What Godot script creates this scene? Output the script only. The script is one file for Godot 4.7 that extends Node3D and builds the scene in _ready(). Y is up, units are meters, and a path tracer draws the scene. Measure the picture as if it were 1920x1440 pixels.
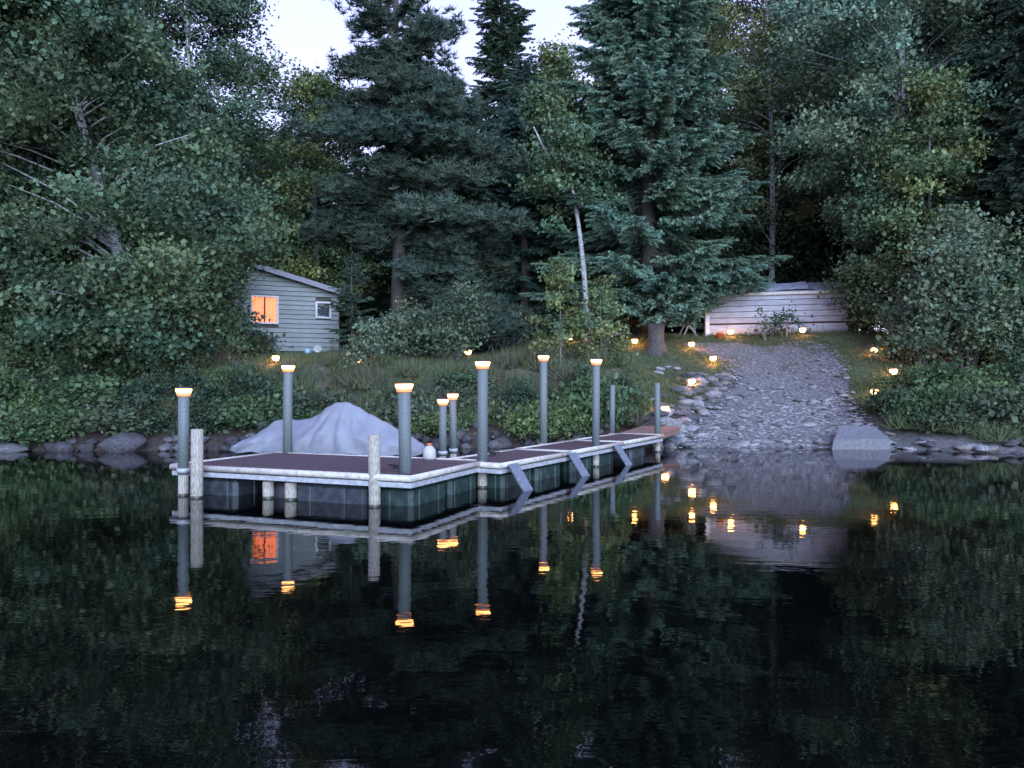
extends Node3D
# A cottage shore at dusk seen from the lake: a floating dock with lamp posts, a covered watercraft,
# a stony boat ramp, path lights, a cottage, a low shed and the woods behind. Metres, y up, the shore lies towards -z.

var rng := RandomNumberGenerator.new()
var noise := FastNoiseLite.new()
var M := {}
var taken := {}
var sprigs := {}

# ------------------------------------------------------------------ mesh helpers
class Shape:
	var v := PackedVector3Array()
	var c := PackedColorArray()
	func tri(a: Vector3, b: Vector3, d: Vector3) -> void:
		v.append(a); v.append(b); v.append(d)
	func quad(a: Vector3, b: Vector3, d: Vector3, e: Vector3) -> void:
		tri(a, b, d); tri(a, d, e)
	func box(lo: Vector3, hi: Vector3, x := Transform3D.IDENTITY, bevel := 0.0) -> void:
		var m := (lo + hi) * 0.5
		var h := (hi - lo) * 0.5
		var b := minf(bevel, minf(h.x, minf(h.y, h.z)) * 0.9)
		if b <= 0.0:
			var p := []
			for i in 8:
				p.append(x * (m + Vector3(h.x if i & 1 else -h.x, h.y if i & 2 else -h.y, h.z if i & 4 else -h.z)))
			for f in [[0, 2, 3, 1], [4, 5, 7, 6], [0, 4, 6, 2], [1, 3, 7, 5], [0, 1, 5, 4], [2, 6, 7, 3]]:
				quad(p[f[3]], p[f[2]], p[f[1]], p[f[0]])
			return
		# chamfered box
		var F := {}
		for ax in 3:
			for s in [-1.0, 1.0]:
				var u := (ax + 1) % 3
				var w := (ax + 2) % 3
				var q := []
				for k in [[-1, -1], [1, -1], [1, 1], [-1, 1]]:
					var t := Vector3.ZERO
					t[ax] = s * h[ax]
					t[u] = k[0] * (h[u] - b)
					t[w] = k[1] * (h[w] - b)
					q.append(x * (m + t))
					F["%d%d%d%d" % [ax, int(s), k[0], k[1]]] = x * (m + t)
				if s > 0: quad(q[3], q[2], q[1], q[0])
				else: quad(q[0], q[1], q[2], q[3])
		var at := func(ax: int, sg: Array) -> Vector3:
			return F["%d%d%d%d" % [ax, sg[ax], sg[(ax + 1) % 3], sg[(ax + 2) % 3]]]
		for ax in 3:
			var u2 := (ax + 1) % 3
			var w2 := (ax + 2) % 3
			for su in [-1, 1]:
				for sw in [-1, 1]:
					var s0 := [0, 0, 0]; var s1 := [0, 0, 0]
					s0[ax] = -1; s0[u2] = su; s0[w2] = sw
					s1[ax] = 1; s1[u2] = su; s1[w2] = sw
					if su * sw > 0: quad(at.call(u2, s0), at.call(w2, s0), at.call(w2, s1), at.call(u2, s1))
					else: quad(at.call(u2, s1), at.call(w2, s1), at.call(w2, s0), at.call(u2, s0))
		for i in 8:
			var sg := [1 if i & 1 else -1, 1 if i & 2 else -1, 1 if i & 4 else -1]
			if sg[0] * sg[1] * sg[2] > 0: tri(at.call(0, sg), at.call(2, sg), at.call(1, sg))
			else: tri(at.call(0, sg), at.call(1, sg), at.call(2, sg))
	func tube(pts: Array, rad: Array, sides := 7, caps := true) -> void:
		var rings := []
		for i in pts.size():
			var d: Vector3 = (pts[mini(i + 1, pts.size() - 1)] - pts[maxi(i - 1, 0)]).normalized()
			var a := d.cross(Vector3(0.31, 0.2, 0.93)).normalized()
			var b := d.cross(a)
			var r := []
			for k in sides:
				var t := TAU * k / sides
				r.append(pts[i] + (a * cos(t) + b * sin(t)) * rad[i])
			rings.append(r)
		for i in pts.size() - 1:
			for k in sides:
				var k2 := (k + 1) % sides
				quad(rings[i][k], rings[i][k2], rings[i + 1][k2], rings[i + 1][k])
		if caps:
			for k in sides:
				tri(pts[0], rings[0][(k + 1) % sides], rings[0][k])
				tri(pts[-1], rings[-1][k], rings[-1][(k + 1) % sides])
	func lathe(prof: Array, sides := 16, x := Transform3D.IDENTITY) -> void:   # prof: Vector2(radius, height)
		for i in prof.size() - 1:
			for k in sides:
				var t0 := TAU * k / sides
				var t1 := TAU * (k + 1) / sides
				var p: Vector2 = prof[i]
				var q: Vector2 = prof[i + 1]
				var a := x * Vector3(p.x * cos(t0), p.y, p.x * sin(t0))
				var b := x * Vector3(p.x * cos(t1), p.y, p.x * sin(t1))
				var c2 := x * Vector3(q.x * cos(t1), q.y, q.x * sin(t1))
				var d := x * Vector3(q.x * cos(t0), q.y, q.x * sin(t0))
				if p.x > 0.0001: tri(a, b, c2)
				if q.x > 0.0001: tri(a, c2, d)
	func stamp(s: PackedVector3Array, x: Transform3D, col: Color) -> void:
		v.append_array(x * s)
		var cc := PackedColorArray()
		cc.resize(s.size())
		cc.fill(col)
		c.append_array(cc)
	func done(smooth := false) -> ArrayMesh:
		var a := []
		a.resize(Mesh.ARRAY_MAX)
		a[Mesh.ARRAY_VERTEX] = v
		if c.size() == v.size() and c.size() > 0:
			a[Mesh.ARRAY_COLOR] = c
		if smooth:
			var st := SurfaceTool.new()
			st.create_from_arrays(a)
			st.generate_normals()
			return st.commit()
		var m := ArrayMesh.new()
		m.add_surface_from_arrays(Mesh.PRIMITIVE_TRIANGLES, a)
		return m

func numbered(called: String) -> String:
	taken[called] = taken.get(called, -1) + 1
	return called if taken[called] == 0 else "%s_%03d" % [called, taken[called]]

func tag(o: Node3D, label: String, category: String, group := "") -> Node3D:
	o.set_meta("label", label)
	o.set_meta("category", category)
	if group != "": o.set_meta("group", group)
	return o

func thing(called: String, at: Vector3, turn := 0.0) -> Node3D:
	var o := Node3D.new()
	o.name = numbered(called)
	add_child(o)
	o.position = at
	o.rotation.y = turn
	return o

func part(called: String, mesh: Mesh, mat: Material, parent: Node3D, at := Vector3.ZERO) -> MeshInstance3D:
	var o := MeshInstance3D.new()
	o.name = called
	o.mesh = mesh
	o.material_override = mat
	parent.add_child(o, true)
	o.position = at
	return o

func struct(called: String, mesh: Mesh, mat: Material) -> MeshInstance3D:
	var o := MeshInstance3D.new()
	o.name = numbered(called)
	o.mesh = mesh
	o.material_override = mat
	o.set_meta("kind", "structure")
	add_child(o)
	return o

func copy_of(o: Node3D, at: Vector3, turn: float, size: Vector3) -> Node3D:
	var base := String(o.name).rstrip("0123456789").trim_suffix("_")
	var r: Node3D = o.duplicate()
	r.name = numbered(base)
	add_child(r)
	r.transform = Transform3D(Basis.from_euler(Vector3(0, turn, 0)).scaled_local(size), at)
	return r

# ------------------------------------------------------------------ materials
func lin(r: float, g: float, b: float) -> Color:
	return Color(r, g, b).linear_to_srgb()

func noise_tex(freq: float, ramp: Array, seed_: int, size := 512, octaves := 5, stretch := 1.0) -> NoiseTexture2D:
	var n := FastNoiseLite.new()
	n.noise_type = FastNoiseLite.TYPE_SIMPLEX_SMOOTH
	n.frequency = freq
	n.fractal_octaves = octaves
	n.seed = seed_
	var t := NoiseTexture2D.new()
	t.width = size
	t.height = int(size * stretch)
	t.seamless = true
	t.noise = n
	if ramp.size():
		var g := Gradient.new()
		var offs := PackedFloat32Array()
		var cols := PackedColorArray()
		for r in ramp:
			offs.append(r[0]); cols.append(r[1])
		g.offsets = offs
		g.colors = cols
		t.color_ramp = g
	return t

func plain(col: Color, rough := 0.7, metal := 0.0) -> StandardMaterial3D:
	var m := StandardMaterial3D.new()
	m.albedo_color = col
	m.roughness = rough
	m.metallic = metal
	return m

func mottled(ramp: Array, freq: float, scale: Vector3, rough := 0.8, seed_ := 1, bump := 0.0, world := true) -> StandardMaterial3D:
	var m := StandardMaterial3D.new()
	m.albedo_texture = noise_tex(freq, ramp, seed_)
	m.uv1_triplanar = true
	m.uv1_world_triplanar = world
	m.uv1_scale = scale
	m.roughness = rough
	if bump > 0.0:
		m.heightmap_enabled = true
		m.heightmap_texture = noise_tex(freq * 1.6, [], seed_ + 31)
		m.heightmap_scale = bump
	return m

func leafy(rough := 0.65, back := 0.5) -> StandardMaterial3D:
	var m := StandardMaterial3D.new()
	m.vertex_color_use_as_albedo = true
	m.roughness = rough
	m.metallic_specular = 0.35
	m.cull_mode = BaseMaterial3D.CULL_DISABLED
	if back > 0.0:
		m.backlight_enabled = true
		m.backlight = Color(back, back, back)
	return m

func glow(col: Color, strength: float) -> StandardMaterial3D:
	var m := plain(col, 0.5)
	m.emission_enabled = true
	m.emission = col
	m.emission_energy_multiplier = strength
	return m

func make_materials() -> void:
	M.leaf = leafy(0.6, 0.5)
	M.needle = leafy(0.8, 0.25)
	M.birch = mottled([[0.0, lin(0.05, 0.045, 0.04)], [0.36, lin(0.16, 0.15, 0.14)], [0.45, lin(0.42, 0.41, 0.40)], [1.0, lin(0.58, 0.57, 0.56)]], 0.012, Vector3(0.9, 2.4, 0.9), 0.8, 3, 0.4)
	M.bark = mottled([[0.0, lin(0.025, 0.02, 0.018)], [0.5, lin(0.06, 0.05, 0.045)], [1.0, lin(0.13, 0.11, 0.10)]], 0.02, Vector3(1.5, 0.5, 1.5), 0.9, 5, 1.2)
	M.greybark = mottled([[0.0, lin(0.07, 0.065, 0.06)], [0.5, lin(0.16, 0.15, 0.145)], [1.0, lin(0.27, 0.26, 0.25)]], 0.02, Vector3(1.2, 0.6, 1.2), 0.9, 6, 0.8)
	M.ground = StandardMaterial3D.new()
	M.ground.vertex_color_use_as_albedo = true
	M.ground.albedo_texture = noise_tex(0.02, [[0.25, lin(0.45, 0.45, 0.45)], [0.5, lin(0.8, 0.8, 0.8)], [0.8, lin(1.0, 1.0, 1.0)]], 8, 1024, 6)
	M.ground.uv1_triplanar = true
	M.ground.uv1_world_triplanar = true
	M.ground.uv1_scale = Vector3(0.22, 0.22, 0.22)
	M.ground.roughness = 0.95
	M.ground.heightmap_enabled = true
	M.ground.heightmap_texture = noise_tex(0.03, [], 9, 512)
	M.ground.heightmap_scale = 5.0
	M.gravel = mottled([[0.2, lin(0.060, 0.055, 0.053)], [0.45, lin(0.108, 0.101, 0.099)], [0.62, lin(0.148, 0.140, 0.138)], [0.85, lin(0.205, 0.195, 0.192)]], 0.035, Vector3(0.35, 0.35, 0.35), 0.9, 12, 2.0)
	var rocks := [[0.036, 0.034, 0.037], [0.058, 0.055, 0.060], [0.098, 0.095, 0.099], [0.17, 0.15, 0.135], [0.21, 0.205, 0.205]]
	M.rock = []
	for i in rocks.size():
		var r: Array = rocks[i]
		M.rock.append(mottled([[0.2, lin(r[0] * 0.45, r[1] * 0.45, r[2] * 0.45)], [0.5, lin(r[0], r[1], r[2])], [0.85, lin(r[0] * 1.45, r[1] * 1.45, r[2] * 1.45)]], 0.02, Vector3(1.1, 1.1, 1.1), 0.85, 20 + i, 1.0))
	M.post = mottled([[0.2, lin(0.055, 0.075, 0.073)], [0.5, lin(0.11, 0.135, 0.13)], [0.8, lin(0.175, 0.20, 0.19)]], 0.05, Vector3(2.5, 1.2, 2.5), 0.6, 31, 0.15)
	M.oldpost = mottled([[0.2, lin(0.16, 0.145, 0.115)], [0.5, lin(0.30, 0.275, 0.225)], [0.8, lin(0.43, 0.40, 0.34)]], 0.03, Vector3(3.0, 0.6, 3.0), 0.8, 33, 0.5)
	M.deck = []
	for i in 3:
		var k: float = [0.85, 1.0, 1.18][i]
		M.deck.append(mottled([[0.2, lin(0.034 * k, 0.019 * k, 0.021 * k)], [0.5, lin(0.053 * k, 0.030 * k, 0.033 * k)], [0.8, lin(0.076 * k, 0.046 * k, 0.048 * k)]], 0.02, Vector3(0.6, 0.6, 2.0), 0.85, 41 + i, 0.2, false))
	M.ramp_wood = mottled([[0.2, lin(0.12, 0.065, 0.05)], [0.5, lin(0.20, 0.11, 0.085)], [0.8, lin(0.28, 0.17, 0.13)]], 0.02, Vector3(0.8, 0.8, 2.0), 0.75, 47, 0.4, false)
	M.rail = mottled([[0.2, lin(0.30, 0.28, 0.235)], [0.45, lin(0.46, 0.43, 0.365)], [0.8, lin(0.52, 0.495, 0.43)]], 0.02, Vector3(1, 1, 1), 0.5, 51, 0.1)
	M.alu = mottled([[0.2, lin(0.27, 0.285, 0.30)], [0.8, lin(0.45, 0.465, 0.48)]], 0.02, Vector3(0.8, 0.8, 0.8), 0.4, 53)
	M.float_teal = mottled([[0.2, lin(0.007, 0.016, 0.015)], [0.5, lin(0.013, 0.034, 0.030)], [0.8, lin(0.028, 0.058, 0.050)]], 0.012, Vector3(1, 1, 1), 0.5, 55, 0.3)
	M.float_blue = mottled([[0.2, lin(0.012, 0.017, 0.021)], [0.5, lin(0.024, 0.033, 0.040)], [0.8, lin(0.045, 0.056, 0.064)]], 0.012, Vector3(1, 1, 1), 0.5, 57, 0.3)
	M.cobble = []
	for i in 4:
		var k: float = [0.6, 0.85, 1.15, 1.5][i]
		M.cobble.append(mottled([[0.2, lin(0.11 * k, 0.104 * k, 0.104 * k)], [0.6, lin(0.185 * k, 0.177 * k, 0.179 * k)], [0.9, lin(0.245 * k, 0.235 * k, 0.236 * k)]], 0.02, Vector3(1.2, 1.2, 1.2), 0.75, 120 + i, 0.4))
	M.slime = mottled([[0.2, lin(0.02, 0.024, 0.014)], [0.8, lin(0.07, 0.07, 0.045)]], 0.05, Vector3(3, 3, 3), 0.4, 28)
	M.slab = mottled([[0.2, lin(0.10, 0.098, 0.104)], [0.8, lin(0.165, 0.162, 0.17)]], 0.03, Vector3(0.6, 0.6, 0.6), 0.8, 29, 0.25)
	M.black = plain(lin(0.012, 0.012, 0.014), 0.6)
	M.brace = mottled([[0.2, lin(0.07, 0.08, 0.105)], [0.5, lin(0.13, 0.145, 0.18)], [0.8, lin(0.18, 0.195, 0.235)]], 0.03, Vector3(1.6, 0.7, 1.6), 0.75, 59, 0.3)
	M.cover = mottled([[0.25, lin(0.155, 0.168, 0.19)], [0.5, lin(0.185, 0.20, 0.225)], [0.8, lin(0.205, 0.22, 0.245)]], 0.01, Vector3(0.6, 0.6, 0.6), 0.75, 61, 0.25)
	M.hull = plain(lin(0.03, 0.03, 0.04), 0.35)
	M.siding = []
	for i in 3:
		var k: float = [0.94, 1.0, 1.05][i]
		M.siding.append(mottled([[0.2, lin(0.165 * k, 0.185 * k, 0.175 * k)], [0.8, lin(0.215 * k, 0.235 * k, 0.222 * k)]], 0.008, Vector3(0.4, 1, 0.4), 0.7, 63 + i))
	M.shed_board = []
	for i in 3:
		var k: float = [0.9, 1.0, 1.06][i]
		M.shed_board.append(mottled([[0.2, lin(0.28 * k, 0.285 * k, 0.315 * k)], [0.6, lin(0.36 * k, 0.365 * k, 0.40 * k)], [0.9, lin(0.41 * k, 0.415 * k, 0.45 * k)]], 0.01, Vector3(0.3, 1.5, 0.3), 0.7, 67 + i))
	M.white = mottled([[0.2, lin(0.42, 0.42, 0.42)], [0.8, lin(0.56, 0.56, 0.56)]], 0.01, Vector3(0.5, 0.5, 0.5), 0.6, 71)
	M.roof = mottled([[0.2, lin(0.15, 0.145, 0.16)], [0.8, lin(0.26, 0.25, 0.28)]], 0.04, Vector3(0.8, 0.8, 0.8), 0.85, 73, 0.5)
	M.tarp = mottled([[0.2, lin(0.28, 0.28, 0.34)], [0.8, lin(0.44, 0.44, 0.52)]], 0.01, Vector3(0.5, 0.5, 0.5), 0.5, 75, 0.5)
	M.dark_wood = mottled([[0.2, lin(0.03, 0.025, 0.02)], [0.8, lin(0.09, 0.075, 0.06)]], 0.02, Vector3(1, 1, 1), 0.8, 77)
	M.grey_wood = mottled([[0.2, lin(0.16, 0.15, 0.145)], [0.8, lin(0.34, 0.32, 0.31)]], 0.02, Vector3(1.5, 1.5, 1.5), 0.85, 79, 0.4)
	M.glass = plain(Color(0.6, 0.65, 0.68, 0.03), 0.03)
	M.glass.metallic_specular = 0.22
	M.glass.transparency = BaseMaterial3D.TRANSPARENCY_ALPHA
	M.curtain = glow(lin(1.0, 0.165, 0.006), 0.7)
	M.room = plain(lin(0.02, 0.02, 0.022), 0.8)
	M.bulb = glow(lin(1.0, 0.46, 0.13), 13.0)
	M.lens = glow(lin(1.0, 0.42, 0.12), 6.0)
	M.ring = glow(lin(1.0, 0.34, 0.14), 0.45)
	M.copper = plain(lin(0.55, 0.25, 0.13), 0.4, 0.5)
	M.cap = plain(lin(0.05, 0.035, 0.04), 0.35, 0.3)
	M.orange = plain(lin(0.55, 0.12, 0.03), 0.6)
	M.plastic = plain(lin(0.40, 0.39, 0.38), 0.5)
	M.blue_plastic = plain(lin(0.30, 0.42, 0.62), 0.45)
	M.water = plain(lin(0.0014, 0.0018, 0.0016), 0.02)
	M.water.metallic_specular = 0.36
	var wn := noise_tex(0.011, [], 91, 1024, 4)
	wn.as_normal_map = true
	wn.bump_strength = 14.0
	M.water.normal_enabled = true
	M.water.normal_texture = wn
	M.water.normal_scale = 0.014
	M.water.uv1_triplanar = true
	M.water.uv1_world_triplanar = true
	M.water.uv1_scale = Vector3(0.11, 0.11, 0.30)

# ------------------------------------------------------------------ the lie of the land
func shore(x: float) -> float:
	return 20.6 + 1.2 * smoothstep(-7.0, 1.0, x) - 2.0 * smoothstep(9.5, 12.5, x)

func along(t: float, p: Array) -> float:
	if t <= p[0].x: return p[0].y + (t - p[0].x) * 0.3
	for i in p.size() - 1:
		if t <= p[i + 1].x: return lerpf(p[i].y, p[i + 1].y, (t - p[i].x) / (p[i + 1].x - p[i].x))
	return p[-1].y + (t - p[-1].x) * 0.03

const BANK := [Vector2(-1, -0.4), Vector2(0, 0.02), Vector2(0.8, 0.5), Vector2(5.2, 2.45), Vector2(7, 2.72), Vector2(12, 3.05), Vector2(20, 3.3)]
const RAMP := [Vector2(-1, -0.3), Vector2(0, 0.0), Vector2(10.3, 3.75), Vector2(14, 4.05), Vector2(20, 4.2)]

func ground(x: float, d: float) -> float:   # d: metres towards the shore
	var t := d - shore(x)
	var k := smoothstep(4.0, 5.4, x)
	var h := lerpf(along(t, BANK), along(t, RAMP), k)
	h += smoothstep(-2.0, 3.0, x) * (1.0 - k) * smoothstep(7.0, 14.0, t) * 1.15
	var bumps := noise.get_noise_2d(x * 3.0, d * 3.0) * 0.10 * smoothstep(0.0, 2.0, t)
	return maxf(h, -2.5) + bumps

func on(x: float, d: float, up := 0.0) -> Vector3:
	return Vector3(x, ground(x, d) + up, -d)

const EDGE_D := [20.9, 21.8, 23.3, 24.8, 27.0, 29.0, 30.3, 31.2]
const EDGE_L := [4.2, 4.6, 5.3, 6.3, 7.8, 8.1, 7.3, 6.7]
const EDGE_R := [10.4, 10.5, 10.5, 10.8, 11.6, 11.7, 10.9, 9.2]

func edge(tab: Array, d: float) -> float:
	for i in EDGE_D.size() - 1:
		if d <= EDGE_D[i + 1]:
			return lerpf(tab[i], tab[i + 1], clampf((d - EDGE_D[i]) / (EDGE_D[i + 1] - EDGE_D[i]), 0.0, 1.0))
	return tab[-1]

func build_ground() -> void:
	var xs := []
	var x := -160.0
	while x <= 160.0:
		xs.append(x)
		x += 0.4 if absf(x) < 24.0 else (2.0 if absf(x) < 60.0 else 10.0)
	var ds := []
	var d := -60.0
	while d <= 260.0:
		ds.append(d)
		d += 6.0 if d < 17.9 else (0.3 if d < 36.0 else (2.0 if d < 70.0 else 15.0))
	var s := Shape.new()
	var cols := []
	var grid := []
	for j in ds.size():
		var row := []
		var crow := []
		for i in xs.size():
			row.append(on(xs[i], ds[j]))
			var t: float = ds[j] - shore(xs[i])
			var n := noise.get_noise_2d(xs[i] * 9.0, ds[j] * 9.0)
			var lawn := smoothstep(2.0, 3.6, t + n * 1.2) * (1.0 - smoothstep(11.0, 14.0, t + n * 2.0))
			var soil := Color(0.055, 0.042, 0.034)
			var grass := Color(0.072, 0.098, 0.040).lerp(Color(0.11, 0.10, 0.065), clampf(n * 2.2, 0.0, 1.0))
			var sand := smoothstep(9.0, 10.5, xs[i]) * (1.0 - smoothstep(1.0, 2.4, t + n))
			crow.append(soil.lerp(Color(0.125, 0.115, 0.108), sand).lerp(grass, lawn))
		grid.append(row)
		cols.append(crow)
	for j in ds.size() - 1:
		for i in xs.size() - 1:
			s.quad(grid[j][i], grid[j + 1][i], grid[j + 1][i + 1], grid[j][i + 1])
			for k in [[0, 0], [1, 0], [1, 1], [0, 0], [1, 1], [0, 1]]:
				s.c.append(cols[j + k[0]][i + k[1]])
	struct("ground", s.done(true), M.ground)
	var w := Shape.new()
	w.quad(Vector3(-160, 0, 60), Vector3(-160, 0, -24), Vector3(160, 0, -24), Vector3(160, 0, 60))
	struct("water", w.done(), M.water)

# ------------------------------------------------------------------ stones
func rock_mesh(seed_: int, flat: float, rough: float, facets := 0.0) -> ArrayMesh:
	var n := FastNoiseLite.new()
	n.seed = seed_
	n.frequency = 0.9
	var sp := SphereMesh.new()
	sp.radial_segments = 12
	sp.rings = 6
	sp.radius = 0.5
	sp.height = 1.0
	var a := sp.get_mesh_arrays()
	var v: PackedVector3Array = a[Mesh.ARRAY_VERTEX]
	var idx: PackedInt32Array = a[Mesh.ARRAY_INDEX]
	for i in v.size():
		var p := v[i]
		var q := p.normalized()
		var k := 1.0 + n.get_noise_3dv(q * 1.3) * rough
		p *= k
		p.y *= flat
		if facets > 0.0:
			p = p.snapped(Vector3.ONE * facets)
		v[i] = p
	var s := Shape.new()
	for i in idx:
		s.v.append(v[i])
	return s.done(true)

var stone_meshes := []

func rock(called: String, mesh: Mesh, mat: Material, at: Vector3, size: Vector3, turn: float, label: String, group: String) -> void:
	var o := MeshInstance3D.new()
	o.name = numbered(called)
	o.mesh = mesh
	o.material_override = mat
	add_child(o)
	o.transform = Transform3D(Basis.from_euler(Vector3(rng.randf_range(-0.2, 0.2), turn, rng.randf_range(-0.2, 0.2))).scaled_local(size), at)
	tag(o, label, "rock", group)

func build_stones() -> void:
	rng.seed = 77
	for i in 8:
		stone_meshes.append(rock_mesh(100 + i, 0.75, 0.55))
	# the row of boulders along the foot of the left bank
	var x := -17.5
	while x < 2.6:
		for row in 3:
			if row == 2 and rng.randf() < 0.35: continue
			var w := rng.randf_range(0.28, 0.66) * (1.0 if row < 2 else 0.85)
			var px := x + rng.randf_range(-0.22, 0.22)
			var d: float = shore(px) + [-0.12, 0.32, 0.8][row] + rng.randf_range(-0.14, 0.14)
			if absf(px + 10.25) < 0.75 and row < 2: continue
			var y := maxf(ground(px, d), -0.02) + w * 0.16
			rock("shore_rock", stone_meshes[rng.randi() % 8], M.rock[rng.randi() % 3], Vector3(px, y, -d), Vector3(w, w * rng.randf_range(0.7, 1.0), w * rng.randf_range(0.7, 1.0)), rng.randf() * TAU,
				"%s %s along the waterline %s" % ["large" if w > 0.56 else "small", "grey boulder" if row < 2 else "grey rock set back under the bushes", "at the far left" if px < -12.5 else ("left of the dock" if px < -7.0 else ("behind the covered watercraft" if px < -1.8 else "behind the walkway"))],
				"rocks along the waterline")
		x += rng.randf_range(0.36, 0.52)
	rock("shore_boulder", stone_meshes[3], M.rock[1], Vector3(-10.25, 0.14, -20.45), Vector3(1.15, 0.95, 0.8), 0.4, "largest rounded grey boulder at the waterline left of the dock", "")
	rock("shore_boulder", stone_meshes[5], M.rock[2], Vector3(-13.2, 0.05, -20.2), Vector3(1.0, 0.42, 0.6), 0.1, "low flat pale boulder at the far left waterline", "")
	# riprap beside the ramp
	for i in 150:
		var d := rng.randf_range(21.6, 27.6)
		var right := edge(EDGE_L, d) + rng.randf_range(-0.3, 0.35)
		var w2 := clampf((d - 21.5) * 0.5, 0.5, 1.7)
		var px := right - rng.randf() * w2
		if px < 3.0: continue
		var s := rng.randf_range(0.2, 0.5)
		rock("ramp_rock", stone_meshes[rng.randi() % 8], M.rock[1 + rng.randi() % 4], on(px, d, s * 0.14), Vector3(s * 1.15, s * 0.75, s), rng.randf() * TAU,
			"pale stone in the heap of rocks beside the left edge of the boat ramp", "stones heaped beside the ramp")
	for i in 26:
		var px := rng.randf_range(-0.2, 3.9)
		var d := shore(px) + rng.randf_range(0.1, 1.2)
		var s := rng.randf_range(0.25, 0.5)
		rock("bank_rock", stone_meshes[rng.randi() % 8], M.rock[rng.randi() % 4], on(px, d, s * 0.14), Vector3(s * 1.2, s * 0.75, s), rng.randf() * TAU,
			"grey rock on the shore behind the dock walkway", "rocks behind the walkway")
	for p in [[5.35, 28.0, 0.34], [5.65, 28.2, 0.3], [5.2, 27.5, 0.36], [6.0, 28.1, 0.26]]:
		rock("lawn_rock", stone_meshes[rng.randi() % 8], M.rock[4], on(p[0], p[1], 0.05), Vector3(p[2] * 1.3, p[2] * 0.7, p[2]), rng.randf() * TAU, "pale stone lying in the grass above the rock heap", "stones in the grass")
	for i in 55:
		var px := rng.randf_range(10.3, 17.0)
		var d := shore(px) + rng.randf_range(-0.1, 0.9)
		var s := rng.randf_range(0.18, 0.42)
		rock("bank_rock", stone_meshes[rng.randi() % 8], M.rock[1 + rng.randi() % 4], on(px, d, s * 0.1), Vector3(s * 1.3, s * 0.6, s), rng.randf() * TAU,
			"stone on the shore below the bushes on the right bank", "stones on the right shore")
	# the big slab at the foot of the ramp
	var s := Shape.new()
	var a := [Vector3(-0.75, -0.25, 0.45), Vector3(0.72, -0.25, 0.5), Vector3(0.78, -0.25, -0.65), Vector3(-0.55, -0.25, -0.7)]
	var b := [Vector3(-0.62, 0.34, 0.36), Vector3(0.70, 0.36, 0.40), Vector3(0.66, 0.66, -0.5), Vector3(-0.22, 0.70, -0.5)]
	for i in 4:
		var j := (i + 1) % 4
		s.quad(a[i], a[j], b[j], b[i])
	s.quad(b[0], b[1], b[2], b[3])
	var sl := part("slab_boulder", s.done(), M.slab, self)
	sl.position = on(9.45, 21.3, 0.10)
	sl.scale = Vector3(1.08, 0.95, 1.0)
	sl.rotation.y = -0.1
	sl.name = numbered("slab_boulder")
	tag(sl, "big angular slab boulder with a flat sloping top at the ramp's foot", "rock")

func build_ramp() -> void:
	rng.seed = 5
	var s := Shape.new()
	var nd := 60
	var nx := 28
	var g := []
	for j in nd + 1:
		var d := lerpf(20.9, 31.2, float(j) / nd)
		var l := edge(EDGE_L, d) + noise.get_noise_1d(d * 14.0) * 0.5
		var r := edge(EDGE_R, d) + noise.get_noise_1d(d * 14.0 + 500.0) * 0.5
		var row := []
		for i in nx + 1:
			var x := lerpf(l, r, float(i) / nx)
			var e := minf(i, nx - i) / 4.0
			row.append(on(x, d, 0.035 * clampf(e, -0.6, 1.0) - (0.03 if i == 0 or i == nx else 0.0)))
		g.append(row)
	for j in nd:
		for i in nx:
			s.quad(g[j][i], g[j + 1][i], g[j + 1][i + 1], g[j][i + 1])
	var ramp := struct("boat_ramp", s.done(true), M.gravel)
	var pebbles := []
	for i in 4:
		pebbles.append(rock_mesh(300 + i, 0.34, 0.45))
	# the larger cobbles, each its own stone
	for i in 290:
		var d := 21.0 + pow(rng.randf(), 1.25) * 7.0
		var x := lerpf(edge(EDGE_L, d), edge(EDGE_R, d), rng.randf())
		var w := (0.12 + 0.34 * pow(rng.randf(), 2.0)) * lerpf(1.15, 0.6, (d - 21.0) / 7.0)
		var o := part("cobble", pebbles[rng.randi() % 4], M.cobble[rng.randi() % 4], ramp)
		o.transform = Transform3D(Basis.from_euler(Vector3(rng.randf_range(-0.25, 0.25), rng.randf() * TAU, rng.randf_range(-0.25, 0.25))).scaled_local(Vector3(w * 1.2, w, w * 0.9)), on(x, d, 0.04))
	for k in 3:
		var mm := MultiMesh.new()
		mm.transform_format = MultiMesh.TRANSFORM_3D
		mm.mesh = pebbles[k]
		mm.instance_count = 1300
		for i in 1300:
			var d := 20.95 + rng.randf() * 9.5
			var x := lerpf(edge(EDGE_L, d) - 0.3, edge(EDGE_R, d) + 0.2, rng.randf())
			var w := rng.randf_range(0.05, 0.15) * (1.0 if d < 25.0 else 0.6)
			mm.set_instance_transform(i, Transform3D(Basis.from_euler(Vector3(rng.randf_range(-0.3, 0.3), rng.randf() * TAU, 0)).scaled_local(Vector3(w * 1.2, w * 1.1, w)), on(x, d, 0.036)))
		var mi := MultiMeshInstance3D.new()
		mi.name = "pebble_cover"
		mi.multimesh = mm
		mi.material_override = M.cobble[k + 1]
		mi.set_meta("kind", "stuff")
		ramp.add_child(mi, true)

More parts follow.
